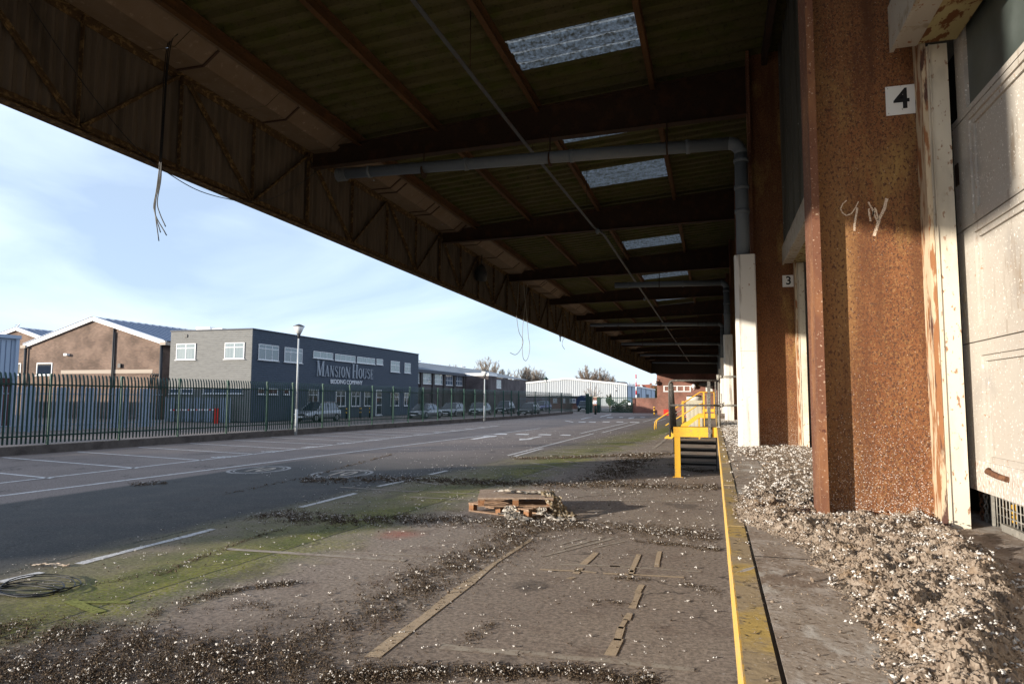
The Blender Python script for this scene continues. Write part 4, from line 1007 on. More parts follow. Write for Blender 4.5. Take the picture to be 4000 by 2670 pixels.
# weeds on the kerb
wd = MB()
for i in range(420):
    y = R.choice([R.uniform(27, 36), R.uniform(27, 50), R.gauss(31, 2)]); x = FX(y)+R.uniform(.05, .22); s_ = R.uniform(.03, .11)
    a = R.uniform(0, 6.28); wd.face([(x, y, KZ), (x+s_*.5*math.cos(a), y+s_*math.sin(a), KZ+s_*.6), (x+s_*.8*math.cos(a), y+s_*1.4*math.sin(a), KZ+s_)])
tag(wd.build('weeds', mat('weed_green', (.06, .11, .02), .9), fixn=False), 'low green weeds along the fence kerb', 'weeds', None, 'stuff')
# return fence beyond
f2 = thing('return_fence', 'black and green palisade fence turning towards the brick pier', 'fence', (-17, 88, 0))
a = endp; b = Vector((-16.0, 89.6, 0)); a2 = P(2205, 1614, Z=0); b2 = P(2290, 1615, Z=0); a2.z = b2.z = 0
mb = MB(); pales(mb, a2, b2, .02, 2.38, .16, None, .05, False); mb.build('pale_panel', M['greendark'], f2)
mb = MB()
for z in (.3, 1.98): mb.cut(); mb.bar(a2+Vector((0,0,z)), b2+Vector((0,0,z)), .05, .05)
mb.build('rail', M['greendark'], f2)
mb = MB(); mb.box((b2.x-.05, b2.y-.1, 0), (b2.x+.4, b2.y+.15, 2.6)); mb.build('post', M['greendark'], f2)

# silver palisades
def silver(a, b, zb, h, label, posts_=True):
    t = thing('steel_palisade', label, 'fence', (a.x, a.y, 0))
    mb = MB(); pales(mb, a, b, zb, h, .2, None, .12, False, side=1); mb.build('pale_panel', M['silver'], t)
    mb = MB(); d = (b-a).normalized()
    for z in (.35, h-.42): mb.cut(); mb.bar(a+Vector((0,0,zb+z)), b+Vector((0,0,zb+z)), .05, .05)
    mb.build('rail', M['silver'], t)
    mb = MB(); k = int((b-a).length/2.75)
    for i in range(k+1): q = a+d*i*2.75; mb.cut(); mb.box((q.x-.05, q.y-.05, 0), (q.x+.05, q.y+.05, zb+h+.02))
    mb.build('post', M['silver'], t)
a = Vector((-36.1, 19.5, 0)); b = Vector((-33.6, 35.4, 0)); silver(a, b, .0, 2.45, 'grey galvanised palisade fence behind the left end of the green fence')
a = Vector((-40.3, 42.9, 0)); b = Vector((-34.4, 42.9, 0)); silver(a, b, .0, 1.9, 'low grey palisade fence before the front of the grey office block')
ba = thing('car_park_barrier', 'red and white striped car park barrier behind the green fence', 'barrier', (-34.6, 41.6, 0))
mb = MB(); mb.box((-34.65, 41.4, 0), (-34.38, 41.65, 1.1)); mb.build('barrier_box', M['red'], ba)
mb = MB(); a = Vector((-34.6, 41.3, 1.0)); b = Z0(1560, 1062, Y=39.0); b.z = 1.0; mb.bar(a, b, .05, .10); mb.build('arm', M['white'], ba)
mb = MB()
for i in range(6): mb.bar(a.lerp(b, (i+.35)/6), a.lerp(b, (i+.6)/6), .055, .105)
mb.build('arm_stripe', M['red'], ba)

# ------------------------------------------------------------------ grey clad office block with the big lettering
XB = -33.3; YB = 43.6; ZBt = 7.0; XL = -40.8; YR = 73.9
clg = mat('painted_weatherboard', (.185, .185, .178), .75, 0, [(2, 6, .45, .7, (.145, .145, .14), (1, 1, 4)), (9, 7, .55, .7, (.24, .235, .22), (.3, .3, 6))])
cln = mat('shaded_weatherboard', (.050, .066, .092), .7, 0, [(2, 6, .45, .7, (.040, .053, .075), (1, 1, 4)), (9, 7, .55, .7, (.070, .088, .118), (.3, .3, 6))])  # darkened and blued to put the side's shade into the boards
bb = thing('grey_office_block', 'two storey grey weatherboarded office block with large lettering', 'office building', (XB, YB, 0))
mb = MB(); mb.box((XL, YB+.05, 0), (XB-.05, YR, ZBt)); mb.build('core', M['shedgap'], bb)
mf = MB(); ms = MB(); z = .1
while z < ZBt-.05:
    z2 = z+.16
    mf.prism([(XL, YB+.04, z), (XL, YB-.012, z), (XL, YB+.02, z2), (XL, YB+.04, z2)], (XB-XL, 0, 0))
    ms.prism([(XB-.04, YB+.02, z), (XB+.012, YB+.02, z), (XB-.02, YB+.02, z2), (XB-.04, YB+.02, z2)], (0, YR-YB-.02, 0)); z = z2
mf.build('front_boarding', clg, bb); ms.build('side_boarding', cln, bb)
mb = MB(); mb.box((XL-.05, YB-.05, ZBt), (XB+.05, YR+.05, ZBt+.10)); mb.build('parapet', M['shedgap'], bb)
mb = MB(); mb.box((XB-.03, YB-.03, 0), (XB+.025, YB+.05, ZBt-.001)); mb.build('corner_trim', clg, bb)
def window(parent, plane, u0, u1, z0, z1, cols_, rows, glass, fr=.06, open_=None):
    """plane ('X', x) faces +x ; ('Y', y) faces -y. u is the other horizontal axis"""
    ax, c = plane; m1 = MB(); m2 = MB(); sg_ = 1 if ax == 'X' else -1
    def bx(m_, ua, ub, za, zb_, da, db):
        if ax == 'X': m_.box((c+da, ua, za), (c+db, ub, zb_))
        else: m_.box((ua, c-da, za), (ub, c-db, zb_))
    u0, u1 = min(u0, u1), max(u0, u1)
    bx(m1, u0, u1, z0, z0+fr*1.2, .0, .045); bx(m1, u0, u1, z1-fr, z1, .0, .045)
    bx(m1, u0, u0+fr, z0+fr*1.2, z1-fr, 0, .044); bx(m1, u1-fr, u1, z0+fr*1.2, z1-fr, 0, .044)
    for i in range(1, cols_): u = u0+(u1-u0)*i/cols_; bx(m1, u-fr*.5, u+fr*.5, z0+fr*1.2, z1-fr, 0, .042)
    for r_ in rows: zz = z0+(z1-z0)*r_; bx(m1, u0+fr, u1-fr, zz-fr*.5, zz+fr*.5, 0, .046)
    bx(m1, u0-.08, u1+.08, z0-.05, z0-.002, 0, .10)
    o = m1.build('window', M['upvc'], parent); bx(m2, u0+fr*.5, u1-fr*.5, z0+fr*.5, z1-fr*.5, .014, .024); p_ = m2.build('pane', glass, o)
    p_.location = (0, 0, 0); p_.parent = o
    return o
def win_side(x0, yt, yb, x1, cols_, rows, glass=None, f=Z2, X=XB, par=None):
    a = f(x0, yt, X=X+.02); b = f(x0, yb, X=X+.02); c = f(x1, yt, X=X+.02)
    window(par or bb, ('X', X+.02), a.y, c.y, b.z, a.z, cols_, rows, glass or M['winglass'])
for args in ((258,332,478,443,3,[.72]), (496,363,500,660,3,[.70]), (760,398,462,940,3,[]), (960,425,487,1145,4,[]), (1162,450,508,1325,4,[]), (1340,470,523,1398,1,[]),
             (1470,488,590,1552,2,[.62]), (1597,507,600,1652,2,[.62])): win_side(*args, M['blind'] if args[0] > 700 else M['winglass'])
for args in ((250,740,797,310,1,[]), (345,742,799,432,2,[]), (490,748,800,540,1,[]), (712,752,890,805,2,[.65]), (968,760,908,1055,2,[.65]), (1110,765,907,1190,2,[.65]), (1228,770,905,1285,2,[.65]),
             (1468,778,903,1545,2,[.65]), (1592,782,903,1640,2,[.65])): win_side(*args, M['darkglass'])
a = Z2(1335, 755, X=XB+.02); c = Z2(1390, 755, X=XB+.02)
window(bb, ('X', XB+.02), a.y, c.y, .12, a.z, 1, [.4, .7], M['darkglass'], .10)
for x0, x1, y0, y1, cc_ in ((1625, 1795, 452, 597, 2), (2068, 2243, 443, 590, 2)):
    a = Z0(x0, y0, Y=YB); b = Z0(x1, y1, Y=YB); window(bb, ('Y', YB-.02), a.x, b.x, b.z, a.z, cc_, [.72], M['blind'])
for x0, x1, y0, y1, cc_ in ((1562, 1775, 862, 910, 2), (1870, 2228, 857, 910, 4)):
    a = Z0(x0, y0, Y=YB); b = Z0(x1, y1, Y=YB); window(bb, ('Y', YB-.02), a.x, b.x, b.z, a.z, cc_, [], M['winglass'])
q = Z0(1711, 379, Y=YB); mb = MB(); mb.box((q.x-.12, YB-.06, q.z-.12), (q.x+.12, YB-.013, q.z+.12)); mb.build('vent', M['darkmetal'], bb)
q = Z0(1860, 318, Y=YB+5); mb = MB(); mb.box((q.x-.7, YB+5, ZBt+.1), (q.x+.7, YB+6, q.z+.2)); mb.box((q.x+1.0, YB+5, ZBt+.1), (q.x+2.0, YB+6, q.z+.05)); mb.build('roof_unit', M['white'], bb)
# letters: each a set of strokes in a unit cell, thick and thin with slab serifs
def st(x0, y0, x1, y1, w): return ('s', x0, y0, x1, y1, w)
TK = .24; TN = .085
def serif(x, y, w=.34): return st(x-w/2, y, x+w/2, y, .045)
def arcp(cx, cy, rx, ry, a0, a1, t0, t1, n=9):
    out = []
    for k in range(n):
        aa = [math.radians(a0+(a1-a0)*(k+j)/n) for j in (0, 1)]
        p_ = [(cx+rx*math.cos(a_), cy+ry*math.sin(a_)) for a_ in aa]
        wv = t0+(t1-t0)*abs(math.cos((aa[0]+aa[1])/2)); out.append(st(*p_[0], *p_[1], wv))
    return out
GL = {
 'M': [st(.10,0,.14,1,.05), st(.14,1,.45,.05,.22), st(.45,.05,.80,1,.05), st(.82,0,.82,1,.20), serif(.10,.02,.24), serif(.84,.02,.36), serif(.10,.98,.26), serif(.86,.98,.28)],
 'A': [st(.12,0,.48,1,.07), st(.48,1,.80,0,.25), st(.26,.36,.66,.36,.06), serif(.10,.02,.26), serif(.82,.02,.36)],
 'N': [st(.14,0,.14,1,.07), st(.16,1,.80,.02,.24), st(.84,0,.84,1,.07), serif(.14,.02,.26), serif(.12,.98,.30), serif(.84,.98,.26)],
 'S': arcp(.47,.75,.30,.235,20,270,.06,.17)+arcp(.50,.26,.30,.245,90,-160,.06,.17)+[st(.28,.62,.70,.40,.22), st(.76,.72,.76,.98,.05), st(.18,.02,.18,.3,.05)],
 'I': [st(.5,0,.5,1,.34), serif(.5,.02,.7), serif(.5,.98,.7)],
 'O': arcp(.5,.5,.36,.47,0,360,.07,.24,18),
 'H': [st(.2,0,.2,1,.22), st(.8,0,.8,1,.22), st(.2,.5,.8,.5,.06), serif(.2,.02,.40), serif(.8,.02,.40), serif(.2,.98,.40), serif(.8,.98,.40)],
 'U': [st(.2,.30,.2,1,.22), st(.84,.30,.84,1,.09)]+arcp(.52,.33,.32,.31,180,360,.08,.15)+[serif(.2,.98,.4), serif(.84,.98,.26)],
 'E': [st(.24,0,.24,1,.24), st(.2,.02,.82,.02,.05), st(.2,.98,.78,.98,.05), st(.3,.5,.62,.5,.06), st(.82,.0,.82,.26,.06), st(.78,.76,.78,1,.06), st(.62,.38,.62,.62,.05)]}
lm = mat('grey_letters', (.26, .29, .33), .5); lt2 = mat('pale_letters', (.62, .64, .66), .5)
XLt = XB+.06
base_l = Z2(790, 628, X=XLt); top_l = Z2(792, 487, X=XLt); zb_ = base_l.z; Hc = top_l.z-zb_
for ch_, x0, x1 in (('M',790,860),('A',866,906),('N',911,950),('S',955,987),('I',989,1010),('O',1013,1050),('N',1054,1098),('H',1116,1168),('O',1172,1209),('U',1211,1248),('S',1252,1280),('E',1283,1311)):
    h_ = Hc if ch_ in 'MH' else Hc*.74; ya = Z2(x0, 600, X=XLt).y; yb2 = Z2(x1, 600, X=XLt).y; wd_ = yb2-ya
    mb = MB()
    for si, (_, sx0, sy0, sx1, sy1, ww_) in enumerate(GL[ch_]):
        p0 = Vector((XLt, ya+sx0*wd_, zb_+sy0*h_)); p1 = Vector((XLt, ya+sx1*wd_, zb_+sy1*h_))
        horiz = abs(p1.y-p0.y) > abs(p1.z-p0.z)*2.5
        mb.bar(p0+Vector((si*.0015, 0, 0)), p1+Vector((si*.0015, 0, 0)), ww_*(h_*.9 if horiz else wd_), .07, up=(1, 0, 0))
    mb.build('letter', lm, bb)
a = Z2(917, 700, X=XLt); b = Z2(1210, 700, X=XLt); zt = Z2(917, 660, X=XLt).z
o = textmesh('BEDDING COMPANY', (zt-a.z)*1.36, lt2, 'small_lettering', Matrix.Translation((XLt, (a.y+b.y)/2, (a.z+zt)/2)) @ Matrix.Rotation(PI/2, 4, 'Z') @ Matrix.Rotation(PI/2, 4, 'X'), bb, .015)
wtext = max(v.co.y for v in o.data.vertices)-min(v.co.y for v in o.data.vertices); cy_ = (a.y+b.y)/2
for v in o.data.vertices: v.co.y = cy_+(v.co.y-cy_)*(b.y-a.y)/wtext

# ------------------------------------------------------------------ brown brick gabled warehouses on the left
def gable(yf, pk, el, er, label, length, win=True, f=Z0, ez=None):
    pkp = f(*pk, Y=yf); l_ = f(*el, Y=yf); r_ = f(*er, Y=yf); ze = (l_.z+r_.z)/2
    t = thing('brick_warehouse', label, 'warehouse', (pkp.x, yf, 0))
    mb = MB(); mb.prism([(l_.x, yf, 0), (r_.x, yf, 0), (r_.x, yf, ze-.2), (pkp.x, yf, pkp.z-.35), (l_.x, yf, ze-.2)], (0, length, 0)); mb.build('brick_wall', M['brick_l'], t)
    mb = MB()
    for s_, e_ in ((l_, -1), (r_, 1)): mb.bar((pkp.x, yf-.12, pkp.z-.18), (s_.x+e_*.35, yf-.12, ze-.18-.07), .24, .34)
    mb.build('verge_trim', M['white'], t)
    mb = MB()
    for s_, e_ in ((l_, -1), (r_, 1)):
        a_ = Vector((pkp.x, yf-.24, pkp.z+.02)); b_ = Vector((s_.x+e_*.35, yf-.24, ze-.03)); k = 40
        for i in range(k):
            y0_ = yf-.24+(length+.4)*i/k; y1_ = yf-.24+(length+.4)*(i+.55)/k
            mb.face([(a_.x, y0_, a_.z), (b_.x, y0_, b_.z), (b_.x, yf-.24+(length+.4)*(i+1)/k, b_.z), (a_.x, yf-.24+(length+.4)*(i+1)/k, a_.z)])
            mb.box((0,0,0), (0,0,0)) if False else None
            mb.bar((a_.x, y0_, a_.z+.02), (b_.x, y0_, b_.z+.02), .12, .05)
    mb.build('roof', M['roofblue'], t, fixn=False)
    mb = MB()
    for s_, e_ in ((l_, -1), (r_, 1)): mb.box((s_.x-.05 if e_ > 0 else s_.x-.55, yf-.35, ze-.42), (s_.x+.55 if e_ > 0 else s_.x+.05, yf+length, ze-.15))
    mb.build('eaves_gutter', M['bandconc'], t)
    return t, l_, r_, pkp, ze
YG = 47.5
t, l_, r_, pkp, ze = gable(YG, (870, 205), (262, 452), (1500, 420), 'brown brick warehouse with white edged gable beside the grey office block', 34)
mb = MB(); a = Z0(1050, 265, Y=YG-.1); b = Z0(1045, 840, Y=YG-.1); mb.tube([(a.x, YG-.1, a.z), (a.x, YG-.1, 0)], .07, 8); mb.cut(); mb.tube([(r_.x-.05, YG-.12, ze-.4), (r_.x-.05, YG-.12, 0)], .12, 8); mb.cut(); mb.tube([(l_.x-.1, YG-.15, ze-.4), (l_.x-.1, YG-.15, 0)], .12, 8); mb.cut()
mb.tube([(a.x+.16, YG-.1, a.z-.8), (a.x+.16, YG-.1, 0)], .05, 8)
for dx in (.6, .85, 1.1): mb.cut(); mb.tube([(r_.x-dx, YG-.1, 0), (r_.x-dx, YG-.1, 3.7+.05*dx), (r_.x-dx+.15, YG-.1, 3.9), (r_.x-dx+.35, YG-.1, 3.7)], .05, 6)
mb.build('drainpipe', M['darkmetal'], t)
a = Z0(342, 626, Y=YG); b = Z0(478, 740, Y=YG); window(t, ('Y', YG-.01), a.x, b.x, b.z, a.z, 1, [], M['darkglass'], .09)
mb = MB(); a = Z0(560, 705, Y=YG); b = Z0(1400, 720, Y=YG); mb.box((a.x, YG-.02, b.z-.0), (b.x, YG-.001, a.z+.1)); mb.build('string_course', M['bandconc'], t)
q = Z0(630, 552, Y=YG); mb = MB(); mb.box((q.x-.2, YG-.35, q.z-.1), (q.x+.15, YG-.02, q.z+.1)); mb.build('wall_lamp', M['white'], t)
q = Z0(1108, 660, Y=YG); mb = MB(); mb.box((q.x-.15, YG-.2, q.z-.1), (q.x+.15, YG-.02, q.z+.25)); mb.build('wall_lamp', M['darkmetal'], t)
YG2 = 56.
t2, l2, r2, pk2, ze2 = gable(YG2, (165, 300), (-300, 470), (560, 455), 'second brown brick gable seen behind the first, at the left edge', 34)
a = Z0(128, 630, Y=YG2); b = Z0(190, 738, Y=YG2); window(t2, ('Y', YG2-.01), a.x-.6, b.x, b.z, a.z, 2, [], M['darkglass'], .1)
def gull(loc, rz, label):
    t = thing('gull', label, 'gull', loc, rz)
    mb = MB(); mb.tube([(-.30, 0, .20), (-.15, 0, .19), (0, 0, .17), (.13, 0, .20), (.2, 0, .28), (.24, 0, .33)], [.015, .05, .085, .07, .045, .05], 10)
    mb.tube([(.24, 0, .335), (.29, 0, .34), (.35, 0, .32)], [.05, .035, .008], 8); mb.build('body', M['gull_w'], t).location = (0, 0, 0)
    mb = MB(); mb.tube([(-.38, .05, .19), (-.15, .07, .21), (.08, .06, .22)], [.01, .035, .02], 6); mb.tube([(-.38, -.05, .19), (-.15, -.07, .21), (.08, -.06, .22)], [.01, .035, .02], 6); mb.build('wing', M['pipe'], t).location = (0, 0, 0)
    mb = MB(); mb.tube([(0, .03, .1), (0, .03, 0)], .008, 5); mb.tube([(0, -.03, .1), (0, -.03, 0)], .008, 5); mb.build('legs', M['orange'], t).location = (0, 0, 0)
gull((pk2.x+.1, YG2-.1, pk2.z+.0), 0, 'white gull standing on the peak of the second gable')

# blue shed at the far left
sh = thing('blue_shed', 'pale blue metal clad shed with a brick base at the left edge', 'shed', (-42, 31, 0))
mb = MB(); x1 = -42.; y1 = 32.2
zt = Z0(120, 405, X=x1).z; zp = Z0(60, 765, X=x1).z
mb.box((-95, 18, zp), (x1, y1, zt))
mb.build('cladding', M['shedblue'], sh)
mb = MB()
for y in np.arange(18, y1, .33): mb.box((x1+.001, y, zp), (x1+.03, y+.04, zt-.12))
mb.build('cladding_rib', M['roofblue'], sh)
mb = MB(); mb.box((-95.2, 17.9, zt), (x1+.18, y1+.18, zt+.22)); mb.box((x1-.06, y1-.1, 0), (x1+.12, y1+.12, zt-.001)); mb.build('trim', M['shedblue'], sh)
mb = MB(); mb.box((-95, 18.05, 0), (x1-.02, y1-.12, zp)); mb.build('brick_base', M['brick_p'], sh)

# ------------------------------------------------------------------ second brick block with tall windows
XC = -33.75; zc_ = 5.42
b2 = thing('brick_office_wing', 'long grey brown brick wing with tall gridded windows and a pale roof', 'building', (XC, 80, 0))
yA = 73.95; yBk = P(1813.6, 1460, X=XC).y
mb = MB(); mb.box((XC-16, yA, 0), (XC, yBk, zc_-.25)); mb.build('brick_wall', M['brick_d'], b2)
mb = MB(); mb.box((XC-.02, yA, zc_-.45), (XC+.35, yBk, zc_-.1)); mb.build('eaves_board', M['shedgap'], b2)
yEnd = 124.
rz_ = Z7(745, 210, X=XC-8).z
mb = MB(); mb.face([(XC+.35, yA, zc_-.08), (XC+.35, yEnd, zc_-.08), (XC-8, yEnd, rz_), (XC-8, yA, rz_)]); mb.face([(XC-8, yA, rz_), (XC-8, yEnd, rz_), (XC-16, yEnd, zc_), (XC-16, yA, zc_)])
for y in np.arange(yA+.5, yEnd, 1.1): mb.bar((XC+.3, y, zc_-.02), (XC-8, y, rz_+.02), .1, .02)
mb.build('roof', M['roofgrey'], b2, fixn=False)
pil = MB()
for x0, x1_, yt, yb in ((700,795,328,485), (835,952,342,495), (990,1098,358,503), (1135,1232,373,515), (1268,1358,387,520)):
    win_side(x0, yt, yb, x1_, 3, [.45], M['blind'] if x0 < 1100 else M['winglass'], Z7, XC, b2)
M['pil'] = mat('grey_brown_concrete', (.075, .068, .066), .9)
for x in (815, 970, 1117, 1250, 1373):
    y = Z7(x, 400, X=XC).y; pil.cut(); pil.box((XC, y-.28, 0), (XC+.22, y+.28, zc_-.451))
pil.build('pilaster', M['pil'], b2)
XD = P(1908, 1456, Y=yBk).x; yD = P(1940, 1460, X=XD).y
mb = MB(); mb.box((XC-3, yBk, 0), (XD, yD, zc_-.35)); mb.build('stair_block', M['brick_d'], b2)
mb = MB(); mb.box((XC-3.05, yBk-.08, zc_-.349), (XD+.08, yD+.05, zc_+.02)); mb.build('white_fascia', M['white'], b2)
mb = MB(); xw = XC+.4; mb.box((XC-15, yD+.06, 0), (xw, 122, zc_-.25)); mb.build('rear_wall', M['brick_d'], b2)
a = Z7(1808, 445, X=xw+.02); b_ = Z7(1808, 555, X=xw+.02); c = Z7(1868, 445, X=xw+.02); window(b2, ('X', xw+.02), a.y, c.y, b_.z, a.z, 3, [.45], M['blind'])
for i, (x, y_) in enumerate(((755, 192), (803, 200), (1360, 275), (1378, 275), (1395, 285))):
    qq = Z7(x, y_+12, X=XC-8); gull((XC-8, qq.y, rz_+.05), R.uniform(0, 3), ['white gull on the pale roof nearest the grey office block', 'white gull on the pale roof ridge, second from the grey office block', 'gull on the pale roof ridge, left of the far trio', 'gull on the pale roof ridge, middle of the far trio', 'gull on the pale roof ridge, right of the far trio'][i])

# ------------------------------------------------------------------ white shed, houses behind
ws = thing('white_shed', 'large white ribbed metal shed with a shallow gable beyond the fence', 'warehouse', (-40, 195, 0))
ys_ = 194.; L0 = P(1996, 1503, Y=ys_); PK = P(2216, 1479, Y=ys_); R0 = P(2447, 1502, Y=ys_)
mb = MB(); mb.prism([(L0.x, ys_, 0), (R0.x, ys_, 0), (R0.x, ys_, R0.z), (PK.x, ys_, PK.z), (L0.x, ys_, L0.z)], (0, 95, 0)); mb.build('wall', M['shedwhite'], ws)
rb = MB()
n = 62
for i in range(n+1):
    x = L0.x+(R0.x-L0.x)*i/n; z = L0.z+(PK.z-L0.z)*(x-L0.x)/(PK.x-L0.x) if x < PK.x else PK.z+(R0.z-PK.z)*(x-PK.x)/(R0.x-PK.x)
    rb.cut(); rb.box((x-.12, ys_-.20, 0), (x+.12, ys_-.002, z-.1))
rb.build('cladding_rib', M['shedwhite'], ws)
mb = MB(); mb.bar((L0.x-.2, ys_-.15, L0.z+.1), (PK.x, ys_-.15, PK.z+.1), .5, .35); mb.bar((PK.x, ys_-.15, PK.z+.1), (R0.x+.2, ys_-.15, R0.z+.1), .5, .35); mb.build('verge_trim', M['white'], ws)
mb = MB(); mb.box((R0.x, ys_+.1, 0), (R0.x+.15, ys_+95, R0.z-.3)); mb.build('side_wall', M['shedblue'], ws)
mb = MB(); mb.bar((R0.x+.15, ys_, R0.z-.05), (R0.x+.15, ys_+95, R0.z-.05), .5, .45); mb.build('eaves_trim', M['white'], ws)
mb = MB()
for y in (ys_+.1, ys_+11, ys_+25, ys_+38, ys_+55, ys_+76, ys_+94): mb.cut(); mb.box((R0.x+.151, y, 0), (R0.x+.3, y+.5, R0.z-.35))
mb.cut(); mb.box((R0.x+.151, ys_+28, 0), (R0.x+.3, ys_+33, 3.8)); mb.cut(); mb.box((R0.x+.151, ys_+58, 0), (R0.x+.3, ys_+66, 3.8)); mb.build('side_trim', M['shedgap'], ws)
def house(f, pts_roof, pts_wall, Yd, label, roofm, wallm, ch=None):
    t = thing('house', label, 'house', (f(*pts_roof[0], Y=Yd).x, Yd, 0))
    mb = MB(); pr_ = [f(x, y_, Y=Yd) for x, y_ in pts_roof]; mb.prism(pr_, (0, 8, 0)); mb.build('roof', roofm, t)
    mb = MB(); pw = [f(x, y_, Y=Yd+.3) for x, y_ in pts_wall]; pw[0].z = 0; pw[-1].z = 0; mb.prism(pw, (0, 7, 0)); mb.build('wall', wallm, t)
    if ch:
        mb = MB(); a = f(ch[0], ch[1], Y=Yd-.5); mb.box((a.x-.5, Yd-.5, a.z-2.4), (a.x+.5, Yd+.6, a.z)); mb.build('chimney', M['brick_r'], t)
    return t
house(Z4, [(1610,158),(1722,160),(1752,196),(1630,196)], [(1580,260),(1580,186),(1606,148),(1632,190),(1745,196),(1745,260)], 330, 'dark slate roofed house with cream gable behind the white shed', M['tiledark'], M['render'])
house(Z4, [(1870,224),(1895,204),(2115,198),(2145,235),(2120,270),(2085,282),(2010,250),(1900,236)], [(1860,290),(1870,226),(2140,236),(2150,290)], 320, 'red tiled house with chimney behind the white shed, nearest the striped pole', M['tilered'], M['render'], (2122, 178))
house(Z4, [(2142,216),(2222,214),(2228,262),(2146,262)], [(2140,320),(2142,258),(2228,258),(2228,320)], 300, 'red tiled house partly hidden behind the brick office corner', M['tilered'], M['brick_l'])
mb = MB(); a = Z4(1945, 232, Y=318.5); b_ = Z4(1972, 204, Y=318.5); c = Z4(2000, 234, Y=318.5); mb.prism([a, b_, c], (0, 2, 0)); h2 = mb.build('dormer_gable', M['white']); h2.parent = [o for o in C.objects if o.name == 'house.001'][0]; h2.location = -h2.parent.location
bp_ = thing('striped_pole', 'tall raised red and white striped barrier pole', 'barrier pole', (Z4(1898, 395, Y=110).x, 110, 0))
xx = Z4(1900, 395, Y=110).x; zz_ = Z4(1902, 45, Y=110).z; k = 9; wm = MB(); rm = MB()
for i in range(k):
    (rm if i % 2 == 0 else wm).tube([(xx, 110, zz_*i/k), (xx, 110, zz_*(i+1)/k)], .085, 8)
wm.build('white_band', M['white'], bp_); rm.build('red_band', M['red'], bp_)

# street buildings behind the fence end: low brick range, white-barred windows, blue signs
st_ = thing('low_brick_range', 'low brick building with blue signs behind the far fence', 'building', (-22, 130, 0))
a = Z4(0, 395, Y=131); b_ = Z4(1140, 395, Y=131)
mb = MB(); mb.box((a.x-6, 131, 0), (b_.x, 138, a.z)); mb.build('brick_wall', M['brick_r'], st_)
mb = MB(); mb.box((a.x-6, 130.9, a.z-.02), (b_.x, 131.3, a.z+.25)); mb.build('roof_edge', M['darkmetal'], st_)
for x0, x1_, y0, y1_ in ((630, 690, 412, 480), (780, 816, 412, 480), (880, 975, 412, 480)): 
    p0 = Z4(x0, y0, Y=130.9); p1 = Z4(x1_, y1_, Y=130.9); window(st_, ('Y', 130.95), p0.x, p1.x, p1.z, p0.z, 2, [.5], M['navy'] if x0 == 880 else M['winglass'], .15)
q = Z4(1085, 472, Y=118); mb = MB(); mb.lathe((q.x, 118, q.z), [(1.25, 0), (1.25, .06)], 24, 'Y'); mb.tube([(q.x, 118.1, 0), (q.x, 118.1, q.z)], .08, 6); tag(mb.build('round_sign', M['navy']), 'large dark blue round sign behind the far palisade', 'sign')
sp = thing('white_picket_fence', 'pale grey palisade fence behind the parked cars', 'fence', (-28, 118, 0)); a = Z4(-150, 560, Y=118); b_ = Z4(560, 560, Y=118); mb = MB(); pales(mb, Vector((a.x, 118, 0)), Vector((b_.x, 118, 0)), 0, 2.2, .26, None, .10, False); mb.build('pale_panel', M['silver'], sp)
mb = MB()
for z in (.4, 1.8): mb.cut(); mb.box((a.x, 117.9, z), (b_.x, 117.98, z+.08))
mb.build('rail', M['silver'], sp)

# ------------------------------------------------------------------ lamp posts
def lamp_cone(px, pyb, pyt, Xp, label, Yp=None):
    b_ = P(px, pyb, X=Xp) if Yp is None else P(px, pyb, Y=Yp)
    tpz = (P(px, pyt, X=Xp) if Yp is None else P(px, pyt, Y=Yp)).z
    x, y = b_.x, b_.y; t = thing('street_lamp', label, 'street lamp', (x, y, 0))
    mb = MB(); mb.tube([(x, y, 0), (x, y, 1.3)], .075, 12); mb.tube([(x, y, 1.3), (x, y, tpz-.62)], .055, 12, r2=.04); mb.build('pole', M['pole'], t)
    mb = MB(); mb.lathe((x, y, tpz-.62), [(.045, -.1), (.055, 0), (.11, .14)], 14); mb.lathe((x, y, tpz-.11), [(.29, 0), (.27, .02), (.12, .09), (.02, .12)], 16); mb.build('lamp_cap', M['darkmetal'], t)
    mb = MB(); mb.lathe((x, y, tpz-.48), [(.11, 0), (.275, .36)], 16); mb.build('lamp_bowl', M['lampglass'], t)
lamp_cone(1157, 1640, 1264, -20.05, 'grey lamp post with conical clear head standing at the green fence')
lamp_cone(1892, 1640, 1444, -17.9, 'farther grey lamp post rising in front of the brick wing')
def lamp_old(f, x, yt, yb, Yd, label, m):
    a = f(x, yt, Y=Yd); t = thing('street_lamp', label, 'street lamp', (a.x, Yd, 0))
    mb = MB(); mb.tube([(a.x, Yd, 0), (a.x, Yd, a.z-.9)], .08, 10, r2=.05); mb.build('pole', m, t)
    mb = MB(); mb.lathe((a.x, Yd, a.z-.9), [(.1, 0), (.25, .42)], 12); mb.build('lantern', M['lampglass'], t)
    mb = MB(); mb.lathe((a.x, Yd, a.z-.475), [(.45, 0), (.2, .25), (.05, .46)], 12); mb.build('lamp_cap', M['greendark'], t)
lamp_old(Z4, 520, 78, 640, 100, 'dark green lantern lamp post before the white shed', M['greenpost'])
lamp_cone(2409, 1545, 1513, None, 'small lamp post above the barred yard gate', 120)

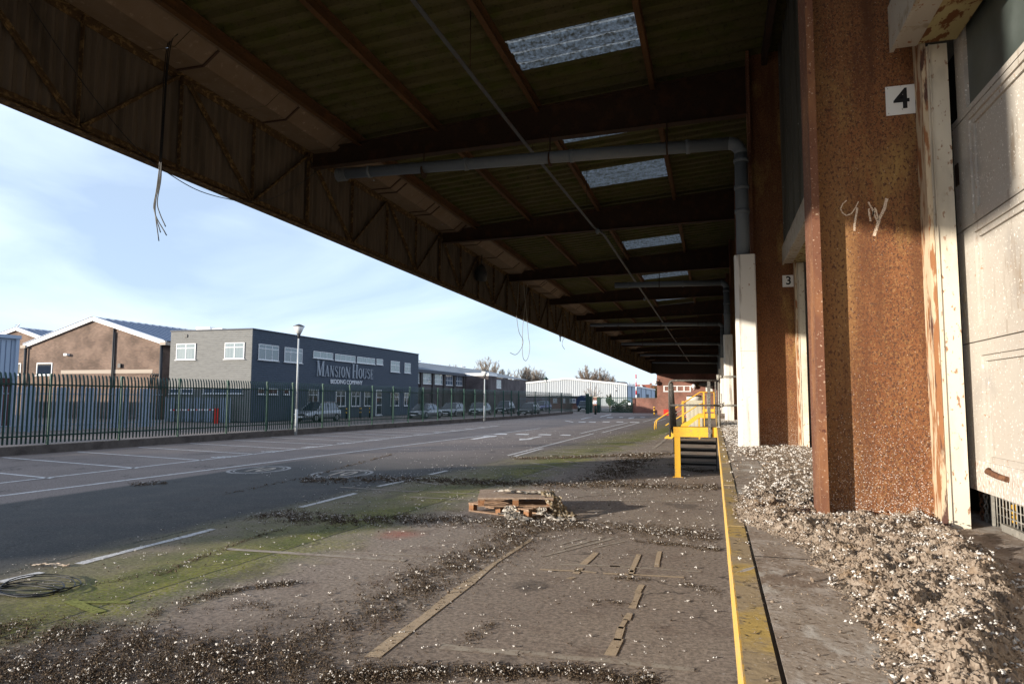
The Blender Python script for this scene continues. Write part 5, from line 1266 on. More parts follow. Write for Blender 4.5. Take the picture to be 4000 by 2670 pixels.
# ------------------------------------------------------------------ cars
def make_car(loc, rz, col, kind, label, rough=.25, metal=.5):
    """local +x is the nose"""
    t = thing('parked_car', label, 'car', loc, rz, 'cars parked beyond the green fence')
    pm = mat('shaded_car_paint', tuple(k*.6 for k in col), rough, metal, spec=.6)  # colours scaled down to put the car park's shade into the paint
    Lh = {'suv': 2.1, 'saloon': 2.3, 'hatch': 1.95}[kind]; H = {'suv': 1.60, 'saloon': 1.40, 'hatch': 1.45}[kind]; Wd = .89
    bz = .22 if kind != 'suv' else .28; bt = H*.60
    # stations: x, bottom, shoulder height, half width
    st_ = [(-Lh, bz+.15, bt-.12, .72), (-Lh+.08, bz+.03, bt-.03, .80), (-Lh+.5, bz, bt+.02, .87), (-.8, bz, bt, Wd), (.3, bz, bt-.01, Wd), (1.0, bz, bt-.06, Wd), (Lh-.55, bz, bt-.16, .86), (Lh-.15, bz+.02, bt-.28, .78), (Lh, bz+.12, bt-.38, .66)]
    mb = MB(); ns = 10
    for (x, b0, s_, w_) in st_:
        ring = [(-w_*.85, b0), (-w_, b0+.12), (-w_*1.0, (b0+s_)/2), (-w_*.96, s_-.06), (-w_*.82, s_), (w_*.82, s_), (w_*.96, s_-.06), (w_*1.0, (b0+s_)/2), (w_, b0+.12), (w_*.85, b0)]
        for (yy, zz) in ring: mb.v.append((x, yy, zz))
    for k in range(len(st_)-1):
        for j in range(ns): mb.f.append((k*ns+j, k*ns+(j+1) % ns, (k+1)*ns+(j+1) % ns, (k+1)*ns+j)); mb.sm.append(True)
    mb.f.append(tuple(range(ns))); mb.sm.append(False); mb.f.append(tuple(reversed(range((len(st_)-1)*ns, len(st_)*ns)))); mb.sm.append(False)
    rr = {'suv': (-1.75, -1.45, .25, 1.05), 'saloon': (-1.75, -1.0, .25, 1.05), 'hatch': (-1.85, -1.35, .2, 1.0)}[kind]
    # roof panel + pillars
    xr0, xr1, xr2, xr3 = rr; zr_ = H; wb = .80; wt = .60
    roofp = [(xr1, zr_-.03), ((xr1+xr2)/2, zr_), (xr2, zr_-.03)]
    base = len(mb.v)
    for x, z in roofp:
        for yy, dz in ((-wt-.03, -.05), (-wt*.8, 0), (wt*.8, 0), (wt+.03, -.05)): mb.v.append((x, yy, z+dz))
    for k in range(2):
        for j in range(3): mb.f.append((base+k*4+j, base+k*4+j+1, base+(k+1)*4+j+1, base+(k+1)*4+j)); mb.sm.append(True)
    for s_ in (-1, 1):
        for (xa, za, ya), (xb, zb2, yb2) in (((xr3, bt-.06, wb), (xr2, zr_-.06, wt)), ((xr0, bt, wb), (xr1, zr_-.06, wt)), ((-.35, bt, wb+.02), (-.40, zr_-.05, wt+.02)), ((xr1, zr_-.06, wt+.01), (xr2, zr_-.06, wt+.01))):
            mb.bar((xa, s_*ya, za), (xb, s_*yb2, zb2), .05, .06)
    o = mb.build('body', pm, t); o.location = (0, 0, 0)
    def part(name, m, pts, off=(0,0,0)):
        q = MB(); q.face(pts); u = q.build(name, m, t, fixn=False); u.location = (0,0,0); return u
    z1 = zr_-.05; i_ = .02
    part('windscreen', M['darkglass'], [(xr3-.02, -wb+i_, bt-.03), (xr3-.02, wb-i_, bt-.03), (xr2, wt-i_, z1), (xr2, -wt+i_, z1)])
    part('rear_window', M['darkglass'], [(xr0+.02, wb-i_, bt+.02), (xr0+.02, -wb+i_, bt+.02), (xr1, -wt+i_, z1), (xr1, wt-i_, z1)])
    for s_ in (-1, 1): part('side_window', M['winglass'], [(xr0+.15, s_*(wb+.0), bt+.01), (xr3-.12, s_*(wb+.0), bt-.03), (xr2-.02, s_*wt, z1-.02), (xr1+.05, s_*wt, z1-.02)])
    for x in (-Lh*.62, Lh*.62):
        for s_ in (-1, 1):
            q = MB(); q.lathe((x, s_*.80-.10, .32), [(.20, 0), (.32, .02), (.33, .1), (.32, .2), (.2, .21)], 18, 'Y'); u = q.build('wheel', M['tyre'], t); u.location = (0,0,0)
            q = MB(); q.lathe((x, s_*.80-.105 if s_ < 0 else s_*.80+.09, .32), [(.19, 0), (.21, .01), (.19, .03)], 14, 'Y'); v_ = q.build('rim', M['rim'], u); v_.location = (0,0,0)
    for s_ in (-1, 1):
        q = MB(); q.lathe((Lh-.10, s_*.58, bt-.42), [(.02, -.02), (.13, 0), (.11, .06), (.03, .09)], 12, 'X'); u = q.build('headlight', M['lamp_on'], t); u.location = (0,0,0)
        q = MB(); q.box((-Lh-.02, s_*.5, bt-.32), (-Lh+.08, s_*.74, bt-.12)); u = q.build('tail_light', M['taillamp'], t); u.location = (0,0,0)
        q = MB(); q.box((xr3-.35, s_*(wb+.08), bt+.0), (xr3-.22, s_*(wb+.22), bt+.12)); u = q.build('mirror', pm, t); u.location = (0,0,0)
    q = MB(); q.box((Lh-.01, -.42, bz+.22), (Lh+.012, .42, bz+.36)); u = q.build('grille', M['ink'], t); u.location = (0,0,0)
    q = MB(); q.box((Lh+.0, -.26, bz+.08), (Lh+.025, .26, bz+.19)); u = q.build('number_plate', M['white'], t); u.location = (0,0,0)
    return t
NR = -PI/2
make_car((-30.4, 48.2, 0), NR-.10, (.55, .57, .60), 'suv', 'white compact crossover parked nearest, behind the lamp post')
make_car((-26.4, 60.2, 0), NR-.05, (.40, .42, .44), 'saloon', 'silver saloon parked behind the buckled part of the green fence')
make_car((-26.9, 68.6, 0), NR, (.42, .45, .47), 'hatch', 'silver hatchback parked directly behind the silver saloon')
make_car((-26.2, 75.6, 0), NR, (.33, .38, .38), 'hatch', 'small grey hatchback parked third behind the buckled fence')
make_car((-29.6, 84.0, 0), NR+.3, (.02, .025, .035), 'saloon', 'very dark car parked in shade against the brick wing')
make_car((-25.6, 83.6, 0), NR, (.05, .06, .08), 'suv', 'dark blue off-roader parked in the shade near the farther lamp post')
make_car((-23.4, 88.5, 0), NR+.1, (.015, .02, .03), 'hatch', 'dark hatchback parked between the off-roader and the black saloon')
make_car((-20.6, 76.6, 0), NR, (.018, .02, .026), 'saloon', 'black saloon parked close behind the far fence')
make_car((-26.3, 106., 0), NR-.2, (.28, .27, .50), 'suv', 'lilac blue off-roader parked in front of the pale grey palisade')
make_car((-19.6, 106, 0), NR+.15, (.02, .05, .06), 'suv', 'dark teal car parked behind the last green fence panels')
make_car((-29.9, 19.6, 0), 2.2, (.03, .03, .035), 'hatch', 'dark car with red tail lights at the left edge behind the green fence')

# yellow/black bollards by the office block
for i, x in enumerate((1062, 1193, 1276)):
    q = Z2(x, 1010, Z=0); q = Vector((-31.9, Z2(x, 980, X=-31.9).y, 0)); t = thing('bollard', ['black and yellow bollard leftmost before the grey office block', 'black and yellow bollard in the middle before the grey office block', 'black and yellow bollard nearest the glazed office door'][i], 'bollard', q)
    mb = MB(); mb.tube([(q.x, q.y, 0), (q.x, q.y, 1.0)], .08, 10); mb.build('post', M['ink'], t); mb = MB()
    for z in (.5, .85): mb.tube([(q.x, q.y, z), (q.x, q.y, z+.12)], .083, 10)
    mb.build('band', M['yellow'], t)

# ------------------------------------------------------------------ bare trees
def bare_tree(loc, H, W_, m, label, seed, limbs=46, twigs=18, sub=5, tw=.03, base=.12, low=.28, up=.8, r0=.3, grp='bare trees beyond the yard'):
    """a bare crown: curved limbs fan out of the trunk to an uneven egg of the surveyed height and width"""
    rr = random.Random(seed); loc = Vector(loc); t = thing('bare_tree', label, 'tree', loc, 0, grp); tk = MB(); cr = MB()
    def bez(a, b, c, n): return [a*(1-q)**2+b*2*q*(1-q)+c*q*q for q in [i/n for i in range(n+1)]]
    top = loc+Vector((rr.uniform(-.03, .03)*H, 0, H*.5)); tr_pts = bez(loc, loc+Vector((rr.uniform(-.04, .04)*H, 0, H*.25)), top, 6); tk.tube(tr_pts, r0, 8, False, r2=r0*.4)
    cz = H*(low+1)/2; rz2 = H*(1-low)/2
    for i in range(limbs):
        f_ = rr.uniform(.3, 1); k = min(5, int(f_*6)); s0 = tr_pts[k].lerp(tr_pts[k+1], rr.random())
        if s0.z-loc.z < H*base: s0 = tr_pts[2]
        th = rr.uniform(0, 2*PI); ph = math.asin(rr.uniform(-.55, 1)); ra = rr.uniform(.72, 1.0)*(1+.10*math.sin(3*th+seed)+.08*math.sin(5*ph+seed))
        e = loc+Vector((math.cos(th)*math.cos(ph)*W_/2*ra, math.sin(th)*math.cos(ph)*W_/2*ra, min(cz+math.sin(ph)*rz2*ra, H)))
        mid = s0.lerp(e, .45); mid.z -= (up-.5)*H*.08; mid += Vector((rr.gauss(0, .03)*H, rr.gauss(0, .03)*H, 0))
        lp = bez(s0, mid, e, 7); cr.tube(lp, r0*.34, 4, False, r2=tw*.8)
        for j in range(twigs):
            q = rr.uniform(.25, 1); kk = min(6, int(q*7)); b = lp[kk].lerp(lp[kk+1], q*7-kk if kk < 6 else rr.random())
            d = (lp[min(kk+1, 7)]-lp[kk]).normalized(); d = (d+Vector((rr.gauss(0, .55), rr.gauss(0, .55), rr.gauss(up*.35, .35)))).normalized()
            L_ = H*rr.uniform(.05, .13)*(1.25-q*.5); e2 = b+d*L_; 
            if e2.z > loc.z+H*1.02: e2.z = loc.z+H*1.02
            c2 = b+d*L_*.5+Vector((rr.gauss(0, .05), rr.gauss(0, .05), rr.gauss(0, .05)))*L_
            cr.tube([b, c2, e2], tw, 3, False, r2=tw*.5)
            for l in range(sub):
                b3 = b.lerp(e2, rr.uniform(.3, 1)); d3 = (d+Vector((rr.gauss(0, .6), rr.gauss(0, .6), rr.gauss(up*.3, .4)))).normalized()
                cr.tube([b3, b3+d3*L_*rr.uniform(.3, .6)], tw*.6, 3, False, r2=tw*.35)
    tk.build('trunk', m, t, fixn=False); cr.build('crown', m, t, fixn=False)
    return t
def tree_at(f, x, yt, Yd, wpx=None, **k):
    a = f(x, yt, Y=Yd); sc = {Z3: 2.936, Z4: 3.915}[f]
    return bare_tree((a.x, Yd, 0), a.z, wpx/sc/F*Yd*1.09, **k)
tree_at(Z3, 600, 140, 330, 385, m=M['twig_g'], label='upswept rounded bare tree behind the brick wing', seed=3, up=1.3, r0=.7, tw=.085, limbs=60)
tree_at(Z3, 800, 262, 340, 150, m=M['twig_g'], label='smaller bare tree between the two large ones, left of the white shed', seed=4, up=1.1, r0=.5, tw=.075, limbs=36)
tree_at(Z3, 905, 285, 350, 140, m=M['twig_g'], label='low bare tree at the left corner of the white shed', seed=14, up=1.0, r0=.5, tw=.075, limbs=34)
tree_at(Z3, 1040, 222, 350, 190, m=M['twig_g'], label='spreading bare tree above the left end of the white shed', seed=5, r0=.7, tw=.075, limbs=44)
tree_at(Z3, 1165, 240, 360, 180, m=M['twig_g'], label='bare tree just right of the spreading one over the shed roof', seed=6, r0=.7, tw=.075, limbs=44)
tree_at(Z3, 1740, 232, 330, 300, m=M['twig'], label='broad rounded bare tree behind the shed peak, left half', seed=8, up=.6, r0=.7, tw=.085, limbs=60)
tree_at(Z3, 1900, 250, 330, 280, m=M['twig'], label='broad rounded bare tree behind the shed peak, right half', seed=9, up=.6, r0=.7, tw=.085, limbs=60)
tree_at(Z3, 2265, 415, 380, 90, m=M['twig_g'], label='small distant bare tree near the striped pole', seed=10, r0=.4, tw=.085, limbs=30)
tree_at(Z3, 200, 208, 350, 170, m=M['twig_g'], label='bare tree top showing over the pale roof', seed=11, r0=.6, tw=.075, limbs=44)
tree_at(Z4, 1240, 165, 99, 320, m=M['twig'], label='small bare ornamental tree behind the gate pier', seed=21, up=.6, r0=.13, tw=.012, limbs=22, twigs=9, sub=3, low=.3)
tree_at(Z4, 2195, 200, 300, 150, m=M['scrub'], label='brownish bare tree beside the office corner behind the wall', seed=23, r0=.4, tw=.10, limbs=40, low=.1)
tree_at(Z4, 1490, 330, 100, 90, m=M['scrub'], label='small dark shrub showing above the barred gate', seed=24, r0=.06, tw=.02, limbs=30, low=.3)

# ------------------------------------------------------------------ unseen block and trees added outside the left edge to shade the yard
def from_sun(s_, t_): return Vector((math.cos(SUN_AZ)*s_+math.sin(SUN_AZ)*t_, -math.sin(SUN_AZ)*s_+math.cos(SUN_AZ)*t_, 0))
c0 = from_sun(-16.3, -48); ob_ = thing('unseen_shade_block', 'unseen brick block with a taller tower, added outside the left edge to shade the yard', 'building', c0, -SUN_AZ)  # unseen block, sized to cast the band of shade on the roadway
mb = MB(); mb.box((-8.2, -5, 0), (6.5, 5, 9.0)); o = mb.build('brick_wall', M['brick_l'], ob_); o.location = (0, 0, 0)
mb = MB(); mb.box((-1.2, -3, 9.02), (3.2, 3, 12.6)); o = mb.build('shade_tower', M['brick_l'], ob_); o.location = (0, 0, 0)  # taller part added to carry the shade farther across the yard
mb = MB(); mb.box((-8.3, -5.1, 9.001), (6.6, 5.1, 9.019)); o = mb.build('roof', M['tiledark'], ob_); o.location = (0, 0, 0)
for i, (s_, t_, h) in enumerate(((-25.5, -40, 12.), (-29.5, -46, 11.), (-33.5, -44, 12.5), (-37.5, -48, 11.), (-43, -46, 12.))):  # unseen trees added to dim the parking side with branch shade
    q = from_sun(s_, t_)
    bare_tree(q, h, 7.5, M['twig'], ['first', 'second', 'third', 'fourth', 'fifth'][i]+' unseen bare tree of the row added outside the left edge for shade', 40+i, limbs=34, twigs=9, sub=2, tw=.03, r0=.22, grp='unseen bare trees added outside the left edge for shade')

# ------------------------------------------------------------------ pallets and plastic
def pallet(loc, rz, label, top_m):
    t = thing('pallet', label, 'pallet', loc, rz)
    L_, W_ = 1.2, 1.0
    def b(name, m, *boxes):
        mb = MB()
        for a, c in boxes: mb.box(a, c)
        o = mb.build(name, m, t); o.location = (0, 0, 0); return o
    for i in range(9):
        y = -W_/2+i*(W_-.085)/8; b('deck_board', top_m, ((-L_/2+R.uniform(-.006, .006), y, .122), (L_/2+R.uniform(-.006, .006), y+.085+R.uniform(-.006, .004), .144)))
    for x in (-L_/2, -.05, L_/2-.1): b('stringer_board', M['wood'], ((x, -W_/2+.005, .1), (x+.1, W_/2-.005, .1215)))
    for x in (-L_/2+.002, -.05, L_/2-.102):
        for y in (-W_/2+.004, -.05, W_/2-.104): b('block', M['block'], ((x+.003, y, .0225), (x+.097, y+.1, .0995)))
    for y in (-W_/2, -.05, W_/2-.1): b('bottom_board', M['wood'], ((-L_/2, y, 0), (L_/2, y+.1, .022)))
    return t
pallet((-3.20, 11.08, .002), math.radians(-19), 'lower wooden pallet of the stack, turned askew on the ground', M['wood'])
pallet((-3.20, 11.05, .148), math.radians(17), 'upper grey boarded pallet of the stack, under the plastic wrap', M['wood_grey'])
wr = thing('plastic_wrap', 'torn dirty white plastic wrap draped over the pallets and onto the ground', 'plastic sheet', (-2.6, 10.6, 0))
def crumple(path, w0, w1, name, m, amp=.03, nu=34, nv=12, seed=1, lift=0.):
    rr = np.random.default_rng(seed); path = [Vector(p) for p in path]; mb = MB(); ph = rr.uniform(0, 6.28, 8); fr = rr.uniform(6, 26, 8)
    segs = len(path)-1
    for i in range(nu+1):
        q = i/nu*segs; k = min(int(q), segs-1); c = path[k].lerp(path[k+1], q-k); d = (path[k+1]-path[k]).normalized(); sd = d.cross(Vector((0, 0, 1)))
        sd = sd.normalized() if sd.length > .1 else Vector((1, .2, 0)); up_ = sd.cross(d).normalized(); w_ = w0+(w1-w0)*i/nu; w_ *= 1+.25*math.sin(i*.9+seed)
        for j in range(nv+1):
            v_ = j/nv-.5
            hgt = amp*(math.sin(fr[0]*v_+ph[0]+i*.35)+.7*math.sin(fr[1]*1.6*v_+ph[1]-i*.5)+.5*math.sin(fr[2]*2.2*v_+ph[2]+i*1.1))+rr.normal(0, amp*.22)
            p = c+sd*v_*w_+up_*abs(hgt)
            mb.v.append((p.x, p.y, max(p.z+lift, .006)))
    for i in range(nu):
        for j in range(nv): a = i*(nv+1)+j; mb.f.append((a, a+1, a+nv+2, a+nv+1)); mb.sm.append(True)
    return mb.build(name, m, wr, fixn=False)
G_ = lambda x, y, z: D(x, y, Z=z)
crumple([G_(1140, 1128, .31), G_(1165, 1127, .34), G_(1200, 1131, .31), G_(1255, 1131, .31)], .14, .12, 'fold_on_top', M['wrap'], .022, seed=2)
crumple([G_(1248, 1131, .315), G_(1262, 1136, .30), (-2.44, 10.72, .16), (-2.30, 10.60, .05), (-2.25, 10.52, .02)], .18, .34, 'hanging_fold', M['wrap_b'], .035, seed=3)
crumple([(-2.62, 10.50, .17), (-2.60, 10.44, .08), (-2.35, 10.38, .02), (-2.05, 10.42, .012)], .13, .18, 'right_heap', M['wrap'], .022, seed=4)
crumple([(-3.12, 10.50, .16), (-3.10, 10.38, .10), (-3.0, 10.28, .03), (-2.72, 10.20, .012)], .14, .30, 'front_heap', M['wrap'], .022, seed=5)
crumple([(-3.2, 10.44, .05), (-3.05, 10.33, .07), (-2.95, 10.24, .02)], .24, .28, 'front_spread', M['wrap'], .018, seed=6)

# cable coil and rag at the left
cc_ = D(75, 1352, Z=0); co = thing('cable_coil', 'loose coil of black cable lying on the mossy tarmac', 'cable coil', (cc_.x, cc_.y, 0))
for i, (ex, ey, rx, ry, hh) in enumerate(((0, .05, .36, .26, .05), (-.03, 0, .33, .22, .03), (.05, -.06, .34, .20, .06), (-.06, -.04, .40, .17, .02), (-.02, .10, .37, .30, .11), (.0, -.1, .36, .15, .015))):
    mb = MB(); pts = [(cc_.x+ex+rx*math.cos(a), cc_.y+ey+ry*math.sin(a), .012+hh*(.5+.5*math.sin(a*1+i))*abs(math.sin(a/2+.3*i))) for a in np.linspace(0, 2*PI, 40)]
    mb.tube(pts, .0055, 6); mb.build('loop', M['cable'], co)
mb = MB(); q = D(110, 1299, Z=0)
rg = thing('rag', 'pale crumpled rag lying beside the dashed line', 'rag', (q.x, q.y, 0)); wr_ = wr; wr = rg
crumple([(q.x-.16, q.y-.05, .01), (q.x, q.y, .02), (q.x+.22, q.y+.06, .008)], .06, .04, 'cloth', M['rag'], .012, 20, 8, 9); wr = wr_

# ------------------------------------------------------------------ droppings, feathers and dirt
OCT = np.array([(1,0,0),(0,1,0),(-1,0,0),(0,-1,0),(0,0,1),(0,0,-1)], float)
OF = np.array([(0,1,4),(1,2,4),(2,3,4),(3,0,4),(1,0,5),(2,1,5),(3,2,5),(0,3,5)])
def chips(name, pos, size, m, label, parent=None, flat=(.35, .8), elong=(1., 2.4)):
    n = len(pos); pos = np.asarray(pos, float); size = np.asarray(size, float)
    v = np.repeat(OCT[None], n, 0)*rng.uniform(.55, 1.25, (n, 6, 1))
    sc = np.stack([size*rng.uniform(*elong, n)*.5, size*.5*rng.uniform(.6, 1, n), size*.5*rng.uniform(*flat, n)], 1)
    v = v*sc[:, None, :]
    a = rng.uniform(0, 2*PI, n); tl = rng.normal(0, .45, n)
    ct, st__ = np.cos(tl)[:, None], np.sin(tl)[:, None]
    x, y, z = v[..., 0], v[..., 1], v[..., 2]; x, z = x*ct-z*st__, x*st__+z*ct
    ca, sa = np.cos(a)[:, None], np.sin(a)[:, None]; x, y = x*ca-y*sa, x*sa+y*ca
    v = np.stack([x, y, z], -1)+pos[:, None, :]
    f = (OF[None]+np.arange(n)[:, None, None]*6).reshape(-1, 3)
    me = bpy.data.meshes.new(name); v = v.reshape(-1, 3)
    me.vertices.add(len(v)); me.vertices.foreach_set('co', v.ravel()); me.loops.add(f.size); me.loops.foreach_set('vertex_index', f.ravel().astype(np.int32))
    me.polygons.add(len(f)); me.polygons.foreach_set('loop_start', np.arange(0, f.size, 3, dtype=np.int32)); me.polygons.foreach_set('loop_total', np.full(len(f), 3, np.int32))
    me.materials.append(m); me.update(calc_edges=True); me.validate()
    o = bpy.data.objects.new(name, me); C.objects.link(o); tag(o, label, None, None, 'stuff'); return o
drop_g = mat('dark_droppings', (.075, .052, .036), .95, 0, [(35, 3, .45, .62, (.13, .095, .062)), (60, 2, .60, .66, (.26, .22, .17)), (20, 3, .56, .62, (.035, .025, .017))])
drop_d = mat('dry_droppings', (.235, .185, .145), .95, 0, [(16, 5, .40, .62, (.31, .255, .205)), (70, 3, .52, .64, (.14, .10, .07)), (34, 4, .60, .68, (.46, .41, .36)), (5, 5, .56, .68, (.22, .155, .10))], bump=(120, .6, .004))
feath = mat('feather_fluff', (.60, .575, .55), .95, 0, [(40, 3, .5, .7, (.50, .46, .42))])
def band(pts, w_, n, seedk=0):
    """points scattered along a band given on the ground, clumped"""
    P_ = [D(*p, Z=0) for p in pts]; L_ = [(b-a).length for a, b in zip(P_, P_[1:])]; tot = sum(L_); out = []
    seg = rng.choice(len(L_), n, p=[l/tot for l in L_]); t = rng.uniform(0, 1, n); off = rng.normal(0, .62, n)*w_
    for i in range(n):
        a, b = P_[seg[i]], P_[seg[i]+1]; d = (b-a).normalized(); p = a.lerp(b, t[i]); 
        out.append((p.x-d.y*off[i]+rng.normal(0, .03), p.y+d.x*off[i]+rng.normal(0, .03)))
    o = np.array(out)
    # clumping
    k = np.sin(o[:, 0]*9+seedk)*np.sin(o[:, 1]*7+1.3*seedk)+.6*np.sin(o[:, 0]*23+o[:, 1]*17)
    return o[k+.5*np.sin(o[:, 0]*3.1+2*seedk)*np.sin(o[:, 1]*2.3+seedk) > rng.uniform(-1.5, 1.5, n)]
BN = [([(610,1178),(760,1193),(1000,1190),(1250,1203),(1450,1213),(1655,1232)], .42, 40000, 1.), ([(1230,1205),(1100,1270),(950,1340),(830,1420),(700,1480),(500,1530)], .36, 30000, 1.),
      ([(-40,1450),(200,1455),(450,1500),(700,1530),(900,1565)], .30, 27000, .9), ([(-60,1540),(200,1550),(500,1575),(800,1600)], .28, 22000, .9), ([(740,1552),(1000,1545),(1250,1540),(1500,1562)], .11, 20000, 1.), ([(350,1412),(450,1372),(570,1347),(690,1335)], .10, 5200, .9), ([(360,1322),(430,1290),(560,1240),(640,1215)], .025, 1500, .9), ([(500,1137),(700,1095),(900,1042)], .07, 1500, 1.2),
      ([(0,1500),(600,1560)], .5, 16000, .85), ([(430,1400),(560,1385),(640,1390)], .10, 900, .9), ([(690,1103),(900,1098),(1200,1110),(1655,1118)], .5, 22000, 1.3), ([(1370,1110),(1430,1075),(1480,1040)], .55, 12000, 1.4), ([(1180,1052),(1350,1048),(1545,1040)], .35, 7000, 1.4),
      ([(1540,1064),(1600,1083),(1640,1078)], .25, 1200, 1.2), ([(1055,1478),(1110,1440),(1165,1420)], .05, 700, .9), ([(1555,1332),(1610,1350),(1672,1370)], .06, 900, .9), ([(1400,1325),(1490,1330)], .05, 420, .9),
      ([(1450,1240),(1560,1250),(1668,1265)], .10, 2400, 1.), ([(1360,1380),(1440,1385)], .04, 200, .9), ([(1010,1290),(1100,1310)], .06, 500, .9), ([(900,1330),(960,1360)], .2, 900, .9),
      ([(600,1435),(560,1460)], .10, 500, .9), ([(300,1112),(380,1107)], .35, 1500, 1.1), ([(230,1340),(330,1318),(430,1290)], .05, 500, .8), ([(700,1380),(640,1420)], .2, 400, .8)]
pos = []; siz = []; wpos = []; wsiz = []
for i, (pts, w_, n, sc) in enumerate(BN):
    q = band(pts, w_, n, i)
    for x, y in q:
        if x > .03 or y < 3.3: continue
        dd = math.hypot(x, y); s_ = float(np.clip(rng.lognormal(-5.05, .5), .0035, .022))*sc*(1+.075*dd)
        pos.append((x, y, s_*.3+max(0, rng.normal(0, .008)))); siz.append(s_)
    nw = int(len(q)*(.05 if i == 0 else .022 if i in (1, 4) else .011 if i in (2, 3, 7) else .04))
    for x, y in q[:nw]:
        if x > .03: continue
        dd = math.hypot(x, y); s_ = float(np.clip(rng.lognormal(-4.5, .55), .004, .034))*(.8+.05*dd)
        for _ in range(rng.integers(2, 4)):
            wpos.append((x+rng.normal(0, s_*.35), y+rng.normal(0, s_*.35), .018+s_*.45+rng.normal(0, .004))); wsiz.append(s_*rng.uniform(.4, .8))
n = 4200
xs_ = rng.uniform(-7.5, 0, n); ys__ = 2+16*rng.uniform(0, 1, n)**1.1
for x, y in zip(xs_, ys__):
    s_ = rng.uniform(.006, .018)*(1+.05*y)
    if rng.uniform() < .62: pos.append((x, y, s_*.3)); siz.append(s_)
    else:
        for _ in range(rng.integers(1, 5)): wpos.append((x+rng.normal(0, s_*.6), y+rng.normal(0, s_*.6), s_*.5)); wsiz.append(s_*rng.uniform(.6, 1.1))
n = 900
for x, y in zip(rng.uniform(-11, -1, n), rng.uniform(14, 40, n)): wpos.append((x, y, .010)); wsiz.append(rng.uniform(.012, .03))
chips('ground_droppings', pos, siz, drop_g, 'dark crumbly bird droppings lying in bands across the yard', flat=(.12, .6), elong=(.9, 2.2))
chips('ground_feathers', wpos, wsiz, feath, 'white feathers and fluff scattered over the yard', flat=(.5, 1.), elong=(.8, 1.8))

# deep crust of droppings on the dock: a height field with loose pieces on it
LB = [(-1, .36), (1.8, .37), (2.3, .395), (2.8, .375), (3.3, .36), (3.65, .24), (3.95, .09), (4.7, .10), (5.1, .16), (6.0, .30), (7.7, .50), (8.6, .30), (9.4, .20), (12, .17), (20, .16), (60, .16)]
RB = [(-1, .62), (1.5, .62), (1.9, .69), (2.45, .88), (2.9, 1.06), (3.5, 1.13), (4.0, 1.14), (4.3, 1.12), (4.32, 1.28), (60, 1.28)]
def lin(tb, y): return np.interp(y, [a for a, _ in tb], [b for _, b in tb])
def snoise(x, y, k=0):
    return (np.sin(x*11+y*5+k)+np.sin(x*-7+y*9+2*k)+.7*np.sin(x*23-y*17+k)+.6*np.sin(x*31+y*29-k)+.5*np.sin(x*57+y*41)+.45*np.sin(x*-73+y*61+k)+.3*np.sin(x*131+y*97))/4.5
nx, ny = 210, 760
gx = np.linspace(.06, 1.3, nx); gy = np.concatenate([np.linspace(.9, 4.6, 560), np.linspace(4.61, 8.5, 120), np.linspace(8.6, 30, 80)])
XX, YY = np.meshgrid(gx, gy)
l_b = lin(LB, YY)+.035*snoise(XX*2, YY*2, 3); r_b = lin(RB, YY)+.03*snoise(XX*2, YY*2, 5)
dl = np.clip((XX-l_b)/.14, 0, 1); dr = np.clip((r_b-XX)/.08, 0, 1); msk = dl*dr
hgt = msk*(.022+.022*snoise(XX*.8, YY*.8, 1)+.012*snoise(XX*2.6, YY*2.6, 2)) + .004*rng.normal(0, 1, XX.shape)*msk
hgt += msk*.040*np.exp(-(((XX-.78)/.28)**2+((YY-3.80)/.28)**2))
hgt += msk*.030*np.exp(-(((XX-(r_b-.14))/.07)**2))*(YY < 3.7)
hgt += msk*.012*(YY < 4.6)*np.exp(-(((XX-.25)/.2)**2+((YY-4.0)/.35)**2))*2
nc = 5200
cx_ = rng.uniform(.06, 1.3, nc); cy2 = 1.0+7.5*rng.uniform(0, 1, nc)**1.5; cr_ = np.clip(rng.lognormal(-4.25, .45, nc), .007, .045)
clod = np.zeros_like(hgt)
for a_, b_, r_ in zip(cx_, cy2, cr_):
    i0, i1 = np.searchsorted(gx, [a_-r_, a_+r_]); j0, j1 = np.searchsorted(gy, [b_-r_*1.2, b_+r_*1.2])
    if i1 <= i0 or j1 <= j0: continue
    sx_, sy_ = XX[j0:j1, i0:i1], YY[j0:j1, i0:i1]
    d2 = ((sx_-a_)**2+((sy_-b_)/1.2)**2)/r_**2
    clod[j0:j1, i0:i1] = np.maximum(clod[j0:j1, i0:i1], r_*rng.uniform(.4, .9)*np.sqrt(np.clip(1-d2, 0, 1)))
hgt += clod*np.clip(msk*1.6, 0, 1)
hgt *= np.where(YY > 5.2, .55, 1.)
Zh = 1.1965-.004+np.maximum(hgt, 0)
mb = MB(); mb.v = np.stack([XX+.002*rng.normal(0, 1, XX.shape), YY, Zh], -1).reshape(-1, 3).tolist()
fi = [(j*nx+i, j*nx+i+1, (j+1)*nx+i+1, (j+1)*nx+i) for j in range(ny-1) for i in range(nx-1) if msk[j, i]+msk[j+1, i+1]+msk[j, i+1]+msk[j+1, i] > 0]
mb.f = fi; mb.sm = [False]*len(fi)
o = mb.build('dock_droppings', drop_d, None, fixn=False); tag(o, 'deep pale crust of dried bird droppings heaped along the dock', None, None, 'stuff')
def hat(x, y):
    i = np.clip(np.searchsorted(gx, x), 1, nx-1); j = np.clip(np.searchsorted(gy, y), 1, ny-1); return Zh[j, i], msk[j, i]
pos = []; siz = []; wpos = []; wsiz = []
n = 80000
xs_ = rng.uniform(.09, 1.28, n); ys__ = np.where(rng.uniform(0, 1, n) < .62, rng.uniform(1.2, 5.2, n), rng.uniform(5, 24, n))
zz, mm = hat(xs_, ys__)
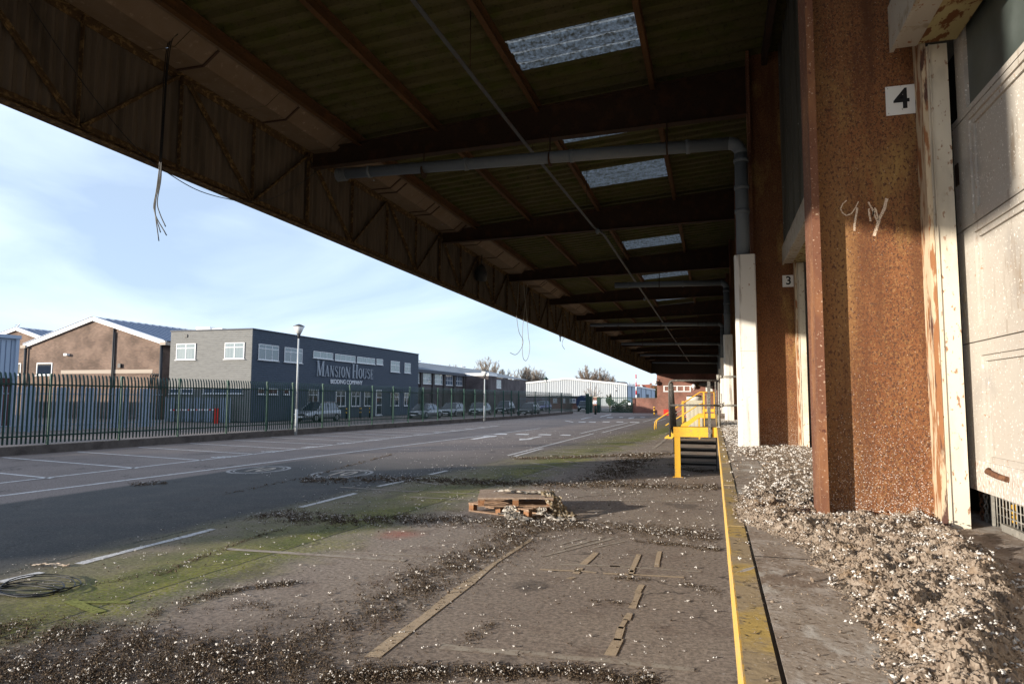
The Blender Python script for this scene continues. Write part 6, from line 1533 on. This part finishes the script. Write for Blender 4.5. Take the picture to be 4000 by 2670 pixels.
for x, y, z, m_ in zip(xs_, ys__, zz, mm):
    if .53 < x < 1.16 and abs(y-4.25) < .02: continue
    keep = (m_ > .03 and rng.uniform() < .75) or rng.uniform() < (.035 if y < 4 else .10)
    if not keep: continue
    s_ = float(np.clip(rng.lognormal(-5.2, .55), .0025, .022))*(1 if y < 5.2 else 1.3+.06*y)
    pos.append((x, y, max(z, 1.2)+s_*.15)); siz.append(s_)
    if rng.uniform() < (.022 if y < 5.2 else .12):
        for _ in range(rng.integers(2, 6)): wpos.append((x+rng.normal(0, .008), y+rng.normal(0, .008), max(z, 1.2)+.010+abs(rng.normal(0, .005)))); wsiz.append(rng.uniform(.006, .014)*(1 if y < 5.2 else 1.2+.05*y))
chips('loose_droppings', pos, siz, drop_d, 'loose pale lumps of dropping lying over the dock crust', flat=(.3, .9), elong=(.9, 1.9))
chips('dock_feathers', wpos, wsiz, feath, 'white down and feathers caught on the dock crust', flat=(.5, 1.), elong=(.8, 2.))
fm = mat('grey_feather', (.50, .47, .46), .8)
for i, (x, y, a) in enumerate(((D(2245, 1280, Z=1.25).x, D(2245, 1280, Z=1.25).y, 2.6), (D(1872, 1188, Z=1.22).x, D(1872, 1188, Z=1.22).y, .4), (D(1715, 1330, Z=1.2).x, D(1715, 1330, Z=1.2).y, 1.))):
    t = thing('feather', ['long grey feather lying on the near crust by the door', 'grey feather at the foot of the rusty column flange', 'small feather on the bare near slab'][i], 'feather', (x, y, 1.235), a)
    mb = MB(); k = 8
    for j in range(k):
        u0, u1 = j/k, (j+1)/k; w0_, w1_ = .011*math.sin(PI*u0)**.6 if u0 > 0 else .001, .011*math.sin(PI*u1)**.6 if u1 < 1 else .0005
        for s_ in (-1, 1): mb.face([(-.05+.1*u0, 0, .006), (-.05+.1*u1, 0, .006), (-.05+.1*u1, s_*w1_, .002+.003*u1), (-.05+.1*u0, s_*w0_, .002+.003*u0)])
    mb.build('vane', fm, t, fixn=False).location = (0, 0, 0); mb = MB(); mb.tube([(-.07, 0, .006), (.05, 0, .007)], .0008, 4); mb.build('quill', M['cream'], t).location = (0, 0, 0)
